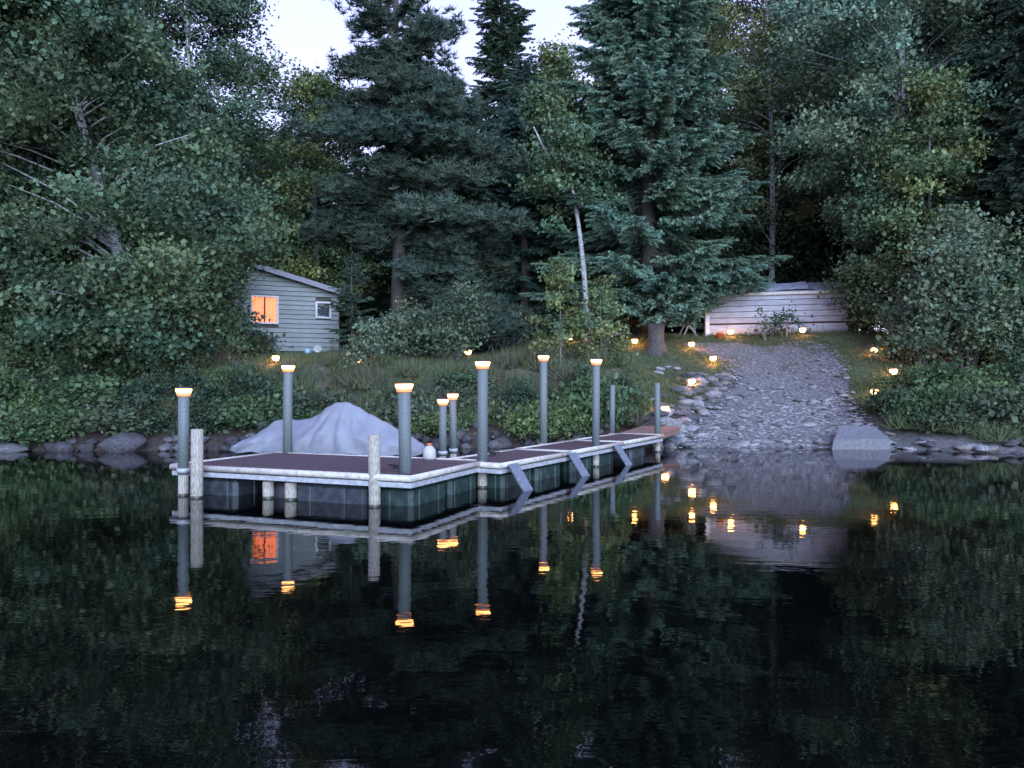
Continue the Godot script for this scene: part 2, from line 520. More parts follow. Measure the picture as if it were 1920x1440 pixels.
# ------------------------------------------------------------------ foliage
func broad_sprig(seed_: int, n: int, spread: float, ln: float, wd: float) -> PackedVector3Array:
	var r := RandomNumberGenerator.new()
	r.seed = seed_
	var s := Shape.new()
	for i in n:
		var p := Vector3(r.randfn(), r.randfn() * 0.6, r.randfn()) * spread * 0.55
		var yaw := r.randf() * TAU
		var f := Basis.from_euler(Vector3(r.randf_range(-1.3, 0.4), yaw, r.randf_range(-1.1, 1.1)))
		var k := r.randf_range(0.5, 1.45)
		var t: Vector3 = p + f.z * ln * k
		var m: Vector3 = p + f.z * ln * k * 0.45 - f.y * ln * 0.06
		var e: Vector3 = f.x * wd * k * 0.5
		s.tri(p, m + e, t)
		s.tri(p, t, m - e)
	return s.v

func frond_sprig(seed_: int, ln: float, wd: float) -> PackedVector3Array:   # a flat conifer frond along +x
	var r := RandomNumberGenerator.new()
	r.seed = seed_
	var s := Shape.new()
	for i in 9:
		var u := (i + 0.5) / 9.0
		var p := Vector3(ln * u, -ln * 0.12 * u * u, 0)
		for sd in [-1.0, 1.0]:
			var l := ln * 0.5 * (1.0 - u * 0.75) * r.randf_range(0.7, 1.2)
			var ang := r.randf_range(0.5, 0.95)
			var dir := Vector3(cos(ang), r.randf_range(-0.35, 0.12), sin(ang) * sd).normalized()
			var e := Vector3(0.5, r.randf_range(-0.4, 0.6), -0.3 * sd).normalized() * wd * 0.5
			var t := p + dir * l
			s.tri(p - e, p + e + dir * l * 0.35, t)
			s.tri(p - e * 0.3 + Vector3(0, wd * 0.5, 0), p + dir * l * 0.5 - Vector3(0, wd * 0.35, 0), t)
	return s.v

func tuft_sprig(seed_: int, n: int, ln: float, wd: float, up: float) -> PackedVector3Array:   # a brush of needles or blades round +x/+y
	var r := RandomNumberGenerator.new()
	r.seed = seed_
	var s := Shape.new()
	for i in n:
		var d := Vector3(r.randfn(), absf(r.randfn()) * up + 0.1, r.randfn()).normalized()
		var l := ln * r.randf_range(0.7, 1.2)
		var e := d.cross(Vector3(r.randfn(), r.randfn(), r.randfn())).normalized() * wd * 0.5
		s.tri(-e, e, d * l)
	return s.v

func make_sprigs() -> void:
	sprigs.broad = []; sprigs.small = []; sprigs.big = []; sprigs.frond = []; sprigs.tuft = []; sprigs.grass = []
	for i in 5:
		sprigs.broad.append(broad_sprig(10 + i, 24, 0.44, 0.145, 0.115))
		sprigs.small.append(broad_sprig(30 + i, 17, 0.28, 0.115, 0.09))
		sprigs.big.append(broad_sprig(50 + i, 20, 0.72, 0.28, 0.22))
		sprigs.frond.append(frond_sprig(70 + i, 0.66, 0.11))
		sprigs.tuft.append(tuft_sprig(90 + i, 20, 0.27, 0.042, 0.7))
		sprigs.grass.append(tuft_sprig(110 + i, 12, 0.42, 0.022, 2.6))

func tint(c: Color, amount: float) -> Color:
	var k := 1.0 + rng.randf_range(-amount, amount)
	var w := rng.randf_range(-amount, amount) * 0.35
	return Color(c.r * k * (1.0 + w), c.g * k, c.b * k * (1.0 - w))

func finish_tree(called: String, wood: Shape, crown: Shape, bark: Material, leaf: Material, at: Vector3, crown_name := "crown") -> Node3D:
	var o := thing(called, at)
	part("trunk" if crown_name == "crown" else "stem", wood.done(true), bark, o)
	part(crown_name, crown.done(), leaf, o)
	return o

# a broad-leaved tree: trunk through the points given, crown of clumps hung on limbs
func broadleaf(called: String, at: Vector3, p: Dictionary) -> Node3D:
	rng.seed = p.seed
	var H: float = p.h
	var R: float = p.r
	var cb: float = p.get("base", 0.25)
	var lean: Vector3 = p.get("lean", Vector3.ZERO)
	var col: Color = p.col
	var col2: Color = p.get("col2", col)
	var kit: Array = sprigs[p.get("kit", "broad")]
	var size: float = p.get("size", 1.0)
	var wood := Shape.new()
	var crown := Shape.new()
	var tr: float = p.get("trunk", H * 0.012)
	var spine := func(u: float) -> Vector3:
		var b := Vector3(sin(u * 5.0 + p.seed), 0, cos(u * 4.0 + p.seed * 2.0)) * H * 0.012 * u
		return Vector3(0, H * u, 0) + lean * (u * 1.3 if p.get("bent", false) else u * u) + b
	var pts := [Vector3(0, -0.35, 0)]
	var rad := [tr * 1.35]
	for i in 13:
		var u := i / 12.0 * 0.96
		pts.append(spine.call(u))
		rad.append(tr * (1.0 - u * 0.9) + 0.012)
	wood.tube(pts, rad, 9)
	var shape_pow: float = p.get("pow", 0.6)
	var n: int = p.clumps
	var per: int = p.per
	for i in n:
		var u := pow(rng.randf(), p.get("bias", 0.9))
		var h := cb + (1.0 - cb) * u
		var rr := R * pow(maxf(sin(PI * clampf(pow(u * 0.94 + 0.05, p.get("belly", 0.8)), 0.0, 1.0)), 0.02), shape_pow)
		var az := rng.randf() * TAU
		var q := sqrt(rng.randf_range(0.12, 1.0)) * rr * rng.randf_range(0.85, 1.12)
		var c: Vector3 = spine.call(minf(h, 0.98)) + Vector3(cos(az) * q, -q * p.get("droop", 0.12) + rng.randf_range(-0.3, 0.3), sin(az) * q)
		if p.has("keep") and not p.keep.call(c + at): continue
		if q > R * 0.25 and i % 4 == 0:
			var from: Vector3 = spine.call(maxf(cb * 0.75, minf(h, 0.95) - q / H * 0.55))
			var mid := from.lerp(c, 0.5) + Vector3(rng.randf_range(-0.2, 0.2), q * 0.10, rng.randf_range(-0.2, 0.2))
			var br := clampf(tr * 0.30 * (1.0 - h * 0.7), 0.012, 0.08)
			wood.tube([from, from.lerp(mid, 0.5) + Vector3(0, q * 0.05, 0), mid, c], [br, br * 0.8, br * 0.6, br * 0.2], 5, false)
		var cr: float = p.get("clump", 0.75) * rng.randf_range(0.7, 1.3)
		var ctone := tint(col.lerp(col2, rng.randf()), 0.42)
		for k in per:
			var o := Vector3(rng.randfn(), rng.randfn() * 0.5, rng.randfn()) * cr * 0.5
			var b := Basis.from_euler(Vector3(rng.randf_range(-0.4, 0.4), rng.randf() * TAU, rng.randf_range(-0.4, 0.4))) * (size * rng.randf_range(0.8, 1.2))
			crown.stamp(kit[rng.randi() % 5], Transform3D(b, c + o), tint(ctone, 0.15))
	return finish_tree(called, wood, crown, p.bark, M.leaf, at, p.get("crown_name", "crown"))

# a spruce: boughs in loose whorls that droop and turn up at their tips, hung with flat fronds
func spruce(called: String, at: Vector3, p: Dictionary) -> Node3D:
	rng.seed = p.seed
	var H: float = p.h
	var R: float = p.r
	var wood := Shape.new()
	var crown := Shape.new()
	var tr := H * 0.013 + 0.03
	wood.tube([Vector3(0, -0.35, 0), Vector3(0.02, H * 0.33, 0), Vector3(-0.03, H * 0.66, 0), Vector3(0, H, 0)], [tr * 1.25, tr * 0.8, tr * 0.45, 0.015], 9)
	var step: float = p.get("step", 0.42)
	var col: Color = p.col
	var fs: float = p.get("size", 1.0)
	var h := H * p.get("base", 0.06) as float
	while h < H * 0.985:
		var u := h / H
		var nb: int = p.get("boughs", 6)
		for i in nb:
			if rng.randf() < p.get("gaps", 0.1): continue
			var az := rng.randf() * TAU
			var L := R * pow(1.0 - u, p.get("taper", 0.85)) * rng.randf_range(0.62, 1.12) * lerpf(0.62, 1.0, smoothstep(0.0, 0.17, u)) + 0.15
			var out := Vector3(cos(az), 0, sin(az))
			var droop: float = lerpf(p.get("droop", 0.38), -0.35, u)
			var y0 := h + rng.randf_range(-0.2, 0.2)
			var at_s := func(q: float) -> Vector3:
				return Vector3(0, y0, 0) + out * L * q + Vector3(0, L * (-droop * q + 0.22 * q * q * q), 0)
			wood.tube([at_s.call(0.0), at_s.call(0.5), at_s.call(1.0)], [0.015 + L * 0.008, 0.01 + L * 0.004, 0.006], 4, false)
			var tone := tint(col, 0.22)
			var s := 0.22
			while s <= 1.0:
				var c: Vector3 = at_s.call(s)
				var k := fs * lerpf(1.15, 0.8, s) * rng.randf_range(0.8, 1.2) * clampf(L / 1.3, 0.45, 1.0)
				for sd in [-1.0, 1.0]:
					var yaw: float = -az + sd * rng.randf_range(0.5, 1.15)
					crown.stamp(sprigs.frond[rng.randi() % 5], Transform3D(Basis.from_euler(Vector3(rng.randf_range(-0.95, 0.95), yaw, rng.randf_range(-0.45, 0.2))) * k, c), tint(tone, 0.14))
				if rng.randf() < 0.5:
					crown.stamp(sprigs.frond[rng.randi() % 5], Transform3D(Basis.from_euler(Vector3(0, -az, rng.randf_range(-0.2, 0.35))) * k, c + Vector3(0, 0.05, 0)), tint(tone, 0.14))
				s += p.get("gap", 0.2) / maxf(L, 0.35)
			crown.stamp(sprigs.frond[rng.randi() % 5], Transform3D(Basis.from_euler(Vector3(0, -az, 0.15)) * fs * clampf(L, 0.4, 1.0), at_s.call(0.97)), tone)
		h += step * lerpf(1.0, 0.65, u) * rng.randf_range(0.8, 1.2)
	return finish_tree(called, wood, crown, M.bark, M.needle, at)

# a white pine: bare-ish dark trunk, long level boughs that carry plates of needle tufts
func pine(called: String, at: Vector3, p: Dictionary) -> Node3D:
	rng.seed = p.seed
	var H: float = p.h
	var R: float = p.r
	var wood := Shape.new()
	var crown := Shape.new()
	var tr := 0.32
	wood.tube([Vector3(0, -0.4, 0), Vector3(0.1, H * 0.3, 0), Vector3(-0.1, H * 0.6, 0.1), Vector3(0, H, 0)], [tr * 1.2, tr * 0.85, tr * 0.5, 0.03], 10)
	var h := H * 0.08
	while h < H:
		var u := h / H
		for i in (9 if u < 0.6 else 5):
			var az := rng.randf() * TAU
			if h < 5.0 and cos(az) < 0.15: continue   # no low boughs over the cottage side
			var L := R * (0.75 + 0.35 * sin(u * 9.0 + i)) * (1.0 - pow(u, 2.2) * 0.72) * (1.0 - 0.16 * smoothstep(0.4, 0.6, u)) * rng.randf_range(0.6, 1.15)
			var out := Vector3(cos(az), 0, sin(az))
			var rise := lerpf(-0.14, 0.32, u) + rng.randf_range(-0.14, 0.14)
			var y0 := h + rng.randf_range(-0.45, 0.45)
			var at_s := func(q: float) -> Vector3:
				return Vector3(0, y0, 0) + out * L * q + Vector3(0, L * (rise * q - 0.08 * q * q), 0)
			wood.tube([at_s.call(0.0), at_s.call(0.35), at_s.call(0.7), at_s.call(1.0)], [0.03 + L * 0.012, 0.02 + L * 0.008, 0.015 + L * 0.004, 0.008], 5, false)
			var tone := tint(p.col, 0.22)
			var nt := int(L * p.get("dense", 26.0) * (1.0 if u < 0.62 else 0.6))
			for k in nt:
				var q := pow(rng.randf(), 0.55)
				if q < 0.04: continue
				var side := Vector3(-out.z, 0, out.x) * rng.randfn() * L * 0.16 * q
				var c: Vector3 = at_s.call(q) + side + Vector3(0, rng.randfn() * 0.24 - 0.10 * q, 0)
				var b := Basis.from_euler(Vector3(rng.randf_range(-0.6, 0.6), rng.randf() * TAU, rng.randf_range(-0.6, 0.6))) * rng.randf_range(0.9, 1.5)
				crown.stamp(sprigs.tuft[rng.randi() % 5], Transform3D(b, c), tint(tone, 0.15))
		h += rng.randf_range(0.5, 0.85)
	return finish_tree(called, wood, crown, M.bark, M.needle, at)

# a shrub: a dome of leaf clumps on several stems
func shrub(called: String, at: Vector3, p: Dictionary) -> Node3D:
	rng.seed = p.seed
	var wood := Shape.new()
	var crown := Shape.new()
	var kit: Array = sprigs[p.get("kit", "small")]
	var n: int = p.clumps
	for i in n:
		var az := rng.randf() * TAU
		var lobe := 0.72 + 0.42 * sin(az * 2.0 + p.seed) * sin(az * 3.0 + p.seed * 1.7) + 0.16 * sin(az * 7.0)
		var q := sqrt(rng.randf()) * lobe
		var top: float = p.h * sqrt(maxf(1.0 - q * q * 0.85, 0.05)) * (0.78 + 0.3 * sin(az * 3.0 + p.seed * 0.6))
		var y := top * rng.randf_range(p.get("low", 0.15), 1.0)
		var c := Vector3(cos(az) * q * p.r, y, sin(az) * q * p.r)
		if i % 3 == 0:
			wood.tube([Vector3(c.x * 0.15, -0.15, c.z * 0.15), Vector3(c.x * 0.5, y * 0.55, c.z * 0.5), c], [0.022, 0.015, 0.006], 4, false)
		var tone := tint(p.col, 0.3)
		var cr: float = p.get("clump", 0.3)
		for k in p.per:
			var o := Vector3(rng.randfn(), rng.randfn() * 0.6, rng.randfn()) * cr * 0.6
			var b: Basis = Basis.from_euler(Vector3(rng.randf_range(-0.5, 0.5), rng.randf() * TAU, rng.randf_range(-0.5, 0.5))) * (p.get("size", 1.0) * rng.randf_range(0.75, 1.2))
			var cc := c + o
			cc.y = maxf(cc.y, 0.05)
			crown.stamp(kit[rng.randi() % 5], Transform3D(b, cc), tint(tone, 0.16))
	return finish_tree(called, wood, crown, M.greybark, M.leaf, at, "foliage")

var C_DECID := Color(0.095, 0.142, 0.070)
var C_DARK := Color(0.058, 0.090, 0.052)
var C_YEL := Color(0.150, 0.178, 0.062)
var C_SPRUCE := Color(0.140, 0.220, 0.150)
var C_PINE := Color(0.054, 0.080, 0.056)
var C_BUSH := Color(0.066, 0.108, 0.048)
var C_WILLOW := Color(0.112, 0.150, 0.088)

func far_label(o: Node3D, form: int, side: float) -> void:
	var look: String = ["tall yellow-green leafy tree", "leafy tree with a broad crown", "dark pointed spruce", "low understory tree"][form]
	var place := "at the left edge" if side < -0.42 else ("behind the cottage" if side < -0.2 else ("behind the tall pine" if side < -0.02 else ("behind the blue-green spruce" if side < 0.21 else ("behind the white shed" if side < 0.42 else "at the right edge"))))
	tag(o, "%s in the woods %s" % [look, place], "tree", "%s in the woods %s" % [look, place])

func build_trees() -> void:
	# the trees that stand out, each on its own
	tag(broadleaf("birch_tree", on(-11.9, 25.6), {"seed": 11, "h": 14.2, "r": 5.3, "base": 0.07, "lean": Vector3(-3.0, 0, 0.6), "bent": true, "clumps": 430, "per": 14, "col": C_DECID, "col2": C_DARK, "bark": M.birch, "trunk": 0.24, "clump": 0.8, "belly": 0.62, "pow": 0.55, "bias": 1.25,
		"keep": func(c: Vector3): return c.x < -9.35 or (c.x < -6.9 and c.y > 5.7)}),
		"large leaning birch with pale trunk on the left bank", "tree")
	tag(broadleaf("maple_tree", on(-16.6, 26.5), {"seed": 12, "h": 14.5, "r": 4.4, "base": 0.05, "belly": 0.65, "clumps": 270, "per": 13, "col": C_DECID, "col2": Color(0.10, 0.125, 0.055), "bark": M.greybark, "trunk": 0.2, "clump": 0.85}),
		"big leafy tree at the far left edge, its boughs down to the thicket", "tree")
	tag(broadleaf("birch_tree", on(-14.4, 34.5), {"seed": 13, "h": 19.5, "r": 4.7, "base": 0.25, "clumps": 340, "per": 12, "kit": "small", "size": 1.3, "col": C_DARK, "col2": C_DECID, "bark": M.birch, "trunk": 0.2, "clump": 0.9}),
		"tall thin-leaved birch behind the cottage, open against the sky", "tree")
	tag(broadleaf("poplar_tree", on(-9.6, 38.0), {"seed": 14, "h": 13.4, "r": 3.5, "base": 0.2, "clumps": 150, "per": 11, "col": C_DECID, "col2": C_YEL, "bark": M.greybark, "trunk": 0.18, "clump": 0.85}),
		"yellow-tinged leafy tree behind the cottage roof beside the pine", "tree")
	tag(pine("pine_tree", on(-5.0, 33.8), {"seed": 15, "h": 21.5, "r": 5.7, "col": C_PINE, "dense": 34.0}), "tall dark pine with level boughs right of the cottage", "tree")
	tag(spruce("spruce_tree", on(5.9, 33.6), {"seed": 16, "h": 22, "r": 5.5, "col": C_SPRUCE, "step": 0.52, "boughs": 8, "gap": 0.15, "droop": 0.42, "base": 0.05, "size": 1.22}), "big blue-green spruce with layered boughs left of the white shed", "tree")
	# the leaning forked birch between pine and spruce
	var fb := broadleaf("birch_tree", on(3.2, 32.6), {"seed": 17, "h": 10.4, "r": 1.7, "base": 0.45, "lean": Vector3(-1.9, 0, 0), "bent": false, "clumps": 45, "per": 8, "col": C_DECID, "bark": M.birch, "trunk": 0.13, "clump": 0.6})
	var fork := Shape.new()
	fork.tube([Vector3(-1.05, 6.4, 0.1), Vector3(-1.5, 7.3, 0.25), Vector3(-2.3, 8.9, 0.4)], [0.08, 0.07, 0.03], 7)
	fork.tube([Vector3(-1.4, 7.2, 0.2), Vector3(-1.5, 8.4, 0.3), Vector3(-1.95, 9.5, 0.4)], [0.06, 0.045, 0.02], 6)
	part("limb", fork.done(true), M.birch, fb)
	tag(fb, "slender leaning birch with a bare white fork beside the spruce", "tree")
	tag(broadleaf("aspen_tree", on(16.2, 32.5), {"seed": 18, "h": 21, "r": 5.0, "base": 0.24, "clumps": 360, "per": 14, "col": Color(0.155, 0.215, 0.140), "col2": Color(0.125, 0.180, 0.105), "bark": M.birch, "trunk": 0.24, "clump": 0.85}),
		"tall aspen with a straight pale trunk on the right", "tree")
	tag(broadleaf("aspen_tree", on(13.4, 40.0), {"seed": 19, "h": 22, "r": 3.8, "base": 0.25, "clumps": 200, "per": 11, "col": Color(0.190, 0.210, 0.080), "col2": Color(0.14, 0.185, 0.095), "bark": M.birch, "trunk": 0.17, "clump": 0.85}),
		"yellow-green aspen rising behind the white shed", "tree")
	tag(broadleaf("poplar_tree", on(15.5, 28.6), {"seed": 20, "h": 9.8, "r": 1.9, "base": 0.12, "clumps": 120, "per": 10, "col": C_YEL, "col2": C_DECID, "bark": M.greybark, "trunk": 0.09, "kit": "small", "size": 1.25, "clump": 0.55}),
		"young upright poplar, yellow-green, on the right bank", "tree")
	tag(broadleaf("maple_tree", on(14.5, 29.6), {"seed": 21, "h": 7.0, "r": 1.8, "base": 0.10, "clumps": 120, "per": 10, "col": C_DARK, "col2": C_DECID, "bark": M.greybark, "trunk": 0.08, "kit": "broad", "size": 0.85, "clump": 0.6}),
		"dark leafy young tree hiding the shed's right end", "tree")
	tag(shrub("willow_shrub", on(15.2, 25.9), {"seed": 22, "h": 5.2, "r": 2.2, "clumps": 150, "per": 11, "col": C_WILLOW, "size": 1.15, "clump": 0.55, "low": 0.25}), "tall grey-green willow bush on the right bank", "shrub")
	tag(shrub("willow_shrub", on(16.8, 25.2), {"seed": 28, "h": 3.8, "r": 1.7, "clumps": 90, "per": 10, "col": C_DECID, "size": 1.1, "clump": 0.45, "low": 0.2}), "green bush at the right edge beside the tall willow bush", "shrub")
	tag(shrub("willow_shrub", on(13.9, 26.4), {"seed": 29, "h": 3.0, "r": 1.2, "clumps": 60, "per": 9, "col": C_WILLOW.darkened(0.15), "size": 1.0, "clump": 0.4, "low": 0.25}), "smaller bush between the tall willow bush and a path light", "shrub")
	tag(spruce("cedar_tree", on(18.6, 27.6), {"seed": 23, "h": 15, "r": 3.0, "col": Color(0.045, 0.070, 0.045), "step": 0.4, "boughs": 7, "gap": 0.26, "droop": 0.55, "size": 1.2, "base": 0.04, "taper": 0.6}), "dark cedar at the right edge above the bushes", "tree")
	tag(spruce("spruce_tree", on(21.4, 34.0), {"seed": 24, "h": 19, "r": 4.0, "col": C_DARK, "step": 0.6, "boughs": 6, "gap": 0.34, "size": 1.5, "base": 0.05}), "dark spruce behind the cedar at the right edge", "tree")
	tag(spruce("spruce_tree", on(-0.6, 46.0), {"seed": 25, "h": 26, "r": 2.3, "col": C_DARK, "step": 0.5, "boughs": 6, "gap": 0.3, "size": 1.3, "taper": 0.6}), "narrow dark spruce spire between the pine and the far aspens", "tree")
	tag(spruce("spruce_tree", on(0.6, 38.5), {"seed": 26, "h": 14.5, "r": 3.4, "col": Color(0.060, 0.105, 0.080), "step": 0.5, "boughs": 6, "gap": 0.3, "size": 1.3, "base": 0.03}), "mid-height spruce behind the leaning birch", "tree")
	tag(spruce("spruce_tree", on(-6.45, 31.2), {"seed": 27, "h": 4.2, "r": 1.1, "col": C_PINE, "step": 0.3, "boughs": 6, "gap": 0.18, "size": 0.7, "base": 0.05}), "small dark spruce hiding the cottage's right corner", "tree")
	# the woods behind, from a few forms
	var forms := [
		broadleaf("woodland_tree", on(3.2, 52.0), {"seed": 31, "h": 23, "r": 3.6, "base": 0.2, "clumps": 150, "per": 8, "col": C_YEL, "col2": C_DECID, "bark": M.greybark, "kit": "big", "size": 0.8, "clump": 1.0, "belly": 0.7}),
		broadleaf("woodland_tree", on(-17.0, 50.0), {"seed": 32, "h": 21, "r": 4.4, "base": 0.12, "clumps": 170, "per": 8, "col": C_DECID, "col2": C_DARK, "bark": M.greybark, "kit": "big", "size": 0.8, "clump": 1.1}),
		spruce("woodland_spruce", on(10.5, 46.0), {"seed": 33, "h": 20, "r": 3.4, "col": C_DARK, "step": 0.75, "boughs": 6, "gap": 0.42, "size": 1.9, "base": 0.03}),
		broadleaf("understory_tree", on(-1.5, 41.0), {"seed": 34, "h": 8, "r": 2.8, "base": 0.04, "clumps": 110, "per": 9, "col": C_DARK, "col2": C_DECID, "bark": M.greybark, "kit": "big", "size": 0.7, "clump": 0.9}),
	]
	far_label(forms[0], 0, 3.2 / 52.0)
	forms[0].scale = Vector3(1, 0.86, 1)
	far_label(forms[1], 1, -17.0 / 50.0)
	forms[1].scale = Vector3(1, 0.72, 1)
	far_label(forms[2], 2, 10.5 / 46.0)
	far_label(forms[3], 3, -1.5 / 41.0)
	rng.seed = 900
	# x, distance, form, height factor
	var spots := [[7.0, 56, 0, 0.84], [5.0, 60, 0, 0.88], [9.0, 52, 0, 0.8], [1.0, 58, 1, 0.82], [13.0, 55, 0, 1.1], [17.5, 47, 0, 1.05], [21.0, 42, 1, 1.0], [24.5, 38, 1, 0.95], [26.0, 46, 2, 1.2], [20.0, 56, 1, 1.2], [28.0, 52, 1, 1.2],
		[-4.5, 47, 1, 0.68], [-8.0, 52, 2, 0.75], [-3.0, 54, 2, 0.85], [-13.0, 46, 1, 0.58], [-16.5, 44, 2, 0.58], [-20.0, 40, 1, 0.52], [-21.0, 31, 1, 0.5], [-24.5, 36, 1, 0.6], [-22.5, 50, 1, 0.75], [-27.0, 44, 0, 1.0], [-29.0, 54, 2, 1.2], [-33.0, 40, 1, 1.0], [31.0, 41, 1, 1.0], [35.0, 50, 1, 1.1],
		[-11.0, 60, 1, 0.65], [-19.0, 62, 1, 0.8], [-27.0, 64, 1, 0.85], [-36.0, 60, 1, 1.2], [38.0, 62, 1, 1.2], [30.0, 66, 1, 1.2], [22.0, 68, 1, 1.2], [13.0, 66, 1, 1.2], [4.0, 70, 1, 0.85], [-4.0, 66, 1, 0.85], [-23.5, 28.5, 1, 0.7], [-29.0, 31, 1, 0.9], [25.0, 30.0, 1, 0.8], [30.0, 33.0, 1, 0.9], [-44, 52, 1, 1.1], [45, 54, 1, 1.1],
		[3.6, 47, 2, 0.75], [15.5, 44, 2, 0.8], [-10.5, 45, 2, 0.62], [-2.6, 42, 2, 0.6]]
	for s in spots:
		var k: float = s[3]
		var f: Node3D = forms[s[2]]
		var c := copy_of(f, on(s[0], s[1]), rng.randf() * TAU, Vector3(1, k, 1) * rng.randf_range(0.92, 1.08))
		far_label(c, s[2], s[0] / s[1])
	for i in 30:
		var x := -34.0 + i * 2.4 + rng.randf_range(-0.8, 0.8)
		var d := rng.randf_range(38.5, 46.0) + (0.0 if x < 5.0 or x > 15.0 else 1.5)
		far_label(copy_of(forms[3], on(x, d), rng.randf() * TAU, Vector3.ONE * rng.randf_range(0.7, 1.15)), 3, x / d)

func thicket_label(o: Node3D, form: int, x: float) -> void:
	var look: String = ["rounded green", "taller green", "spreading yellow-green", "tall dark green", "grey-green"][form]
	var place := "at the far left" if x < -12.5 else ("left of the covered watercraft" if x < -8.0 else ("behind the covered watercraft" if x < -2.0 else "behind the walkway"))
	tag(o, "%s bush in the bank thicket %s" % [look, place], "bush", "bank thicket bushes, %s, %s" % [look, place])

func build_shrubs() -> void:
	tag(shrub("willow_shrub", on(-2.0, 27.6), {"seed": 41, "h": 2.7, "r": 1.15, "clumps": 42, "per": 9, "col": C_WILLOW.darkened(0.2), "clump": 0.42, "low": 0.2}), "taller grey-green shrub in front of the half-hidden trailer", "shrub")
	tag(shrub("willow_shrub", on(-3.8, 28.2), {"seed": 42, "h": 1.9, "r": 0.9, "clumps": 36, "per": 9, "col": C_WILLOW.darkened(0.25), "clump": 0.4, "low": 0.2}), "lower grey-green shrub at the pine's foot", "shrub")
	tag(shrub("sapling", on(-4.75, 25.4), {"seed": 43, "h": 1.9, "r": 0.45, "clumps": 16, "per": 6, "col": C_WILLOW, "clump": 0.28, "low": 0.4}), "thin pale-leaved sapling on the lawn edge before the cottage corner", "sapling")
	tag(broadleaf("birch_sapling", on(1.7, 27.2), {"seed": 44, "h": 3.4, "r": 1.0, "base": 0.1, "belly": 0.55, "pow": 0.9, "clumps": 30, "per": 6, "col": C_YEL, "col2": C_DECID, "bark": M.greybark, "trunk": 0.03, "kit": "small", "clump": 0.32, "crown_name": "foliage"}), "yellow-green birch sapling on the bank above the walkway lamp posts", "sapling")
	tag(broadleaf("birch_sapling", on(3.2, 27.8), {"seed": 45, "h": 2.8, "r": 1.2, "base": 0.06, "belly": 0.55, "pow": 0.9, "clumps": 32, "per": 6, "col": C_YEL, "col2": C_DECID, "bark": M.greybark, "trunk": 0.03, "kit": "small", "clump": 0.32, "crown_name": "foliage"}), "bushy yellow-green sapling at the foot of the leaning birch", "sapling")
	tag(shrub("leafy_shrub", on(10.3, 31.2), {"seed": 46, "h": 1.5, "r": 0.75, "clumps": 13, "per": 1, "col": C_DARK, "clump": 0.22, "low": 0.5, "kit": "broad", "size": 0.8}), "sparse thin-stemmed shrub before the middle of the white shed", "shrub")
	tag(shrub("leafy_shrub", on(11.0, 31.0), {"seed": 47, "h": 1.45, "r": 0.6, "clumps": 12, "per": 1, "col": C_DARK, "clump": 0.22, "low": 0.4, "kit": "broad", "size": 0.8}), "sparse shrub before the white shed, beside its brighter path light", "shrub")
	tag(shrub("leafy_shrub", on(-10.0, 30.4), {"seed": 48, "h": 0.8, "r": 0.7, "clumps": 30, "per": 7, "col": C_PINE, "clump": 0.25}), "dark low shrub under the cottage's lit window", "shrub")
	var tall := shrub("tall_shrub", on(-15.9, 25.0), {"seed": 71, "h": 3.0, "r": 1.5, "clumps": 70, "per": 8, "kit": "broad", "size": 0.85, "col": C_DECID, "clump": 0.5, "low": 0.15})
	tag(tall, "tall leafy shrub at the far left under the big trees", "shrub", "tall shrubs under the left trees")
	var ti := 0
	for p in [[-14.4, 25.0, 0.9], [-12.9, 25.1, 1.05], [-11.5, 25.2, 0.95], [-10.7, 26.3, 1.0], [-17.4, 24.8, 1.1]]:
		var b := copy_of(tall, on(p[0], p[1]), p[0] * 2.0, Vector3.ONE * p[2])
		tag(b, ["tall leafy shrub behind the bare twisting stem", "tall leafy shrub before the leaning birch's trunk", "tall leafy shrub right of the leaning birch's trunk", "tall leafy shrub hiding the cottage's left wall", "tall leafy shrub cut by the left picture edge"][ti], "shrub", "tall shrubs under the left trees")
		ti += 1
	# the thicket on the bank, from five bushes
	var forms := []
	for i in 5:
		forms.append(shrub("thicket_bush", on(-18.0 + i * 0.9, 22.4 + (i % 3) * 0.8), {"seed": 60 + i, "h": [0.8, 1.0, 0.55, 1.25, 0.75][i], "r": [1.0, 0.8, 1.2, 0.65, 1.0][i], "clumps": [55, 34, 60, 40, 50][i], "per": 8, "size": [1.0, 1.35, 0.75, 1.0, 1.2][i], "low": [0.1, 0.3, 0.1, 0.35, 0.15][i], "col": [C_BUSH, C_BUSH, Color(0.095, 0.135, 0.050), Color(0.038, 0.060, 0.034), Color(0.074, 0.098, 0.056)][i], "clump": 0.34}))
		thicket_label(forms[i], i, -18.0)
	rng.seed = 610
	var x := -17.4
	while x < 4.3:
		for row in 3:
			var px := x + rng.randf_range(-0.35, 0.35)
			var d := shore(px) + 0.75 + row * 1.15 + rng.randf_range(-0.4, 0.4)
			if px > 2.6 and row < 1: continue
			if row > 0 and rng.randf() < 0.22: continue
			var f := rng.randi() % 5
			var b := copy_of(forms[f], on(px, d), rng.randf() * TAU, Vector3(1.0, rng.randf_range(0.6, 1.25), 1.0) * rng.randf_range(0.5, 1.2) * (1.0 if row < 2 else 0.7))
			thicket_label(b, f, px)
		x += rng.randf_range(0.95, 1.3)
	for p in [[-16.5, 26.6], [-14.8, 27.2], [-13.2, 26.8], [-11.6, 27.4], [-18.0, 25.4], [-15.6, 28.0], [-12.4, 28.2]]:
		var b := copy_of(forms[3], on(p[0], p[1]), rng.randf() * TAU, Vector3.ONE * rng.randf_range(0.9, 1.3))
		tag(b, "shaded bush beneath the big trees left of the cottage", "bush", "bushes under the left trees")
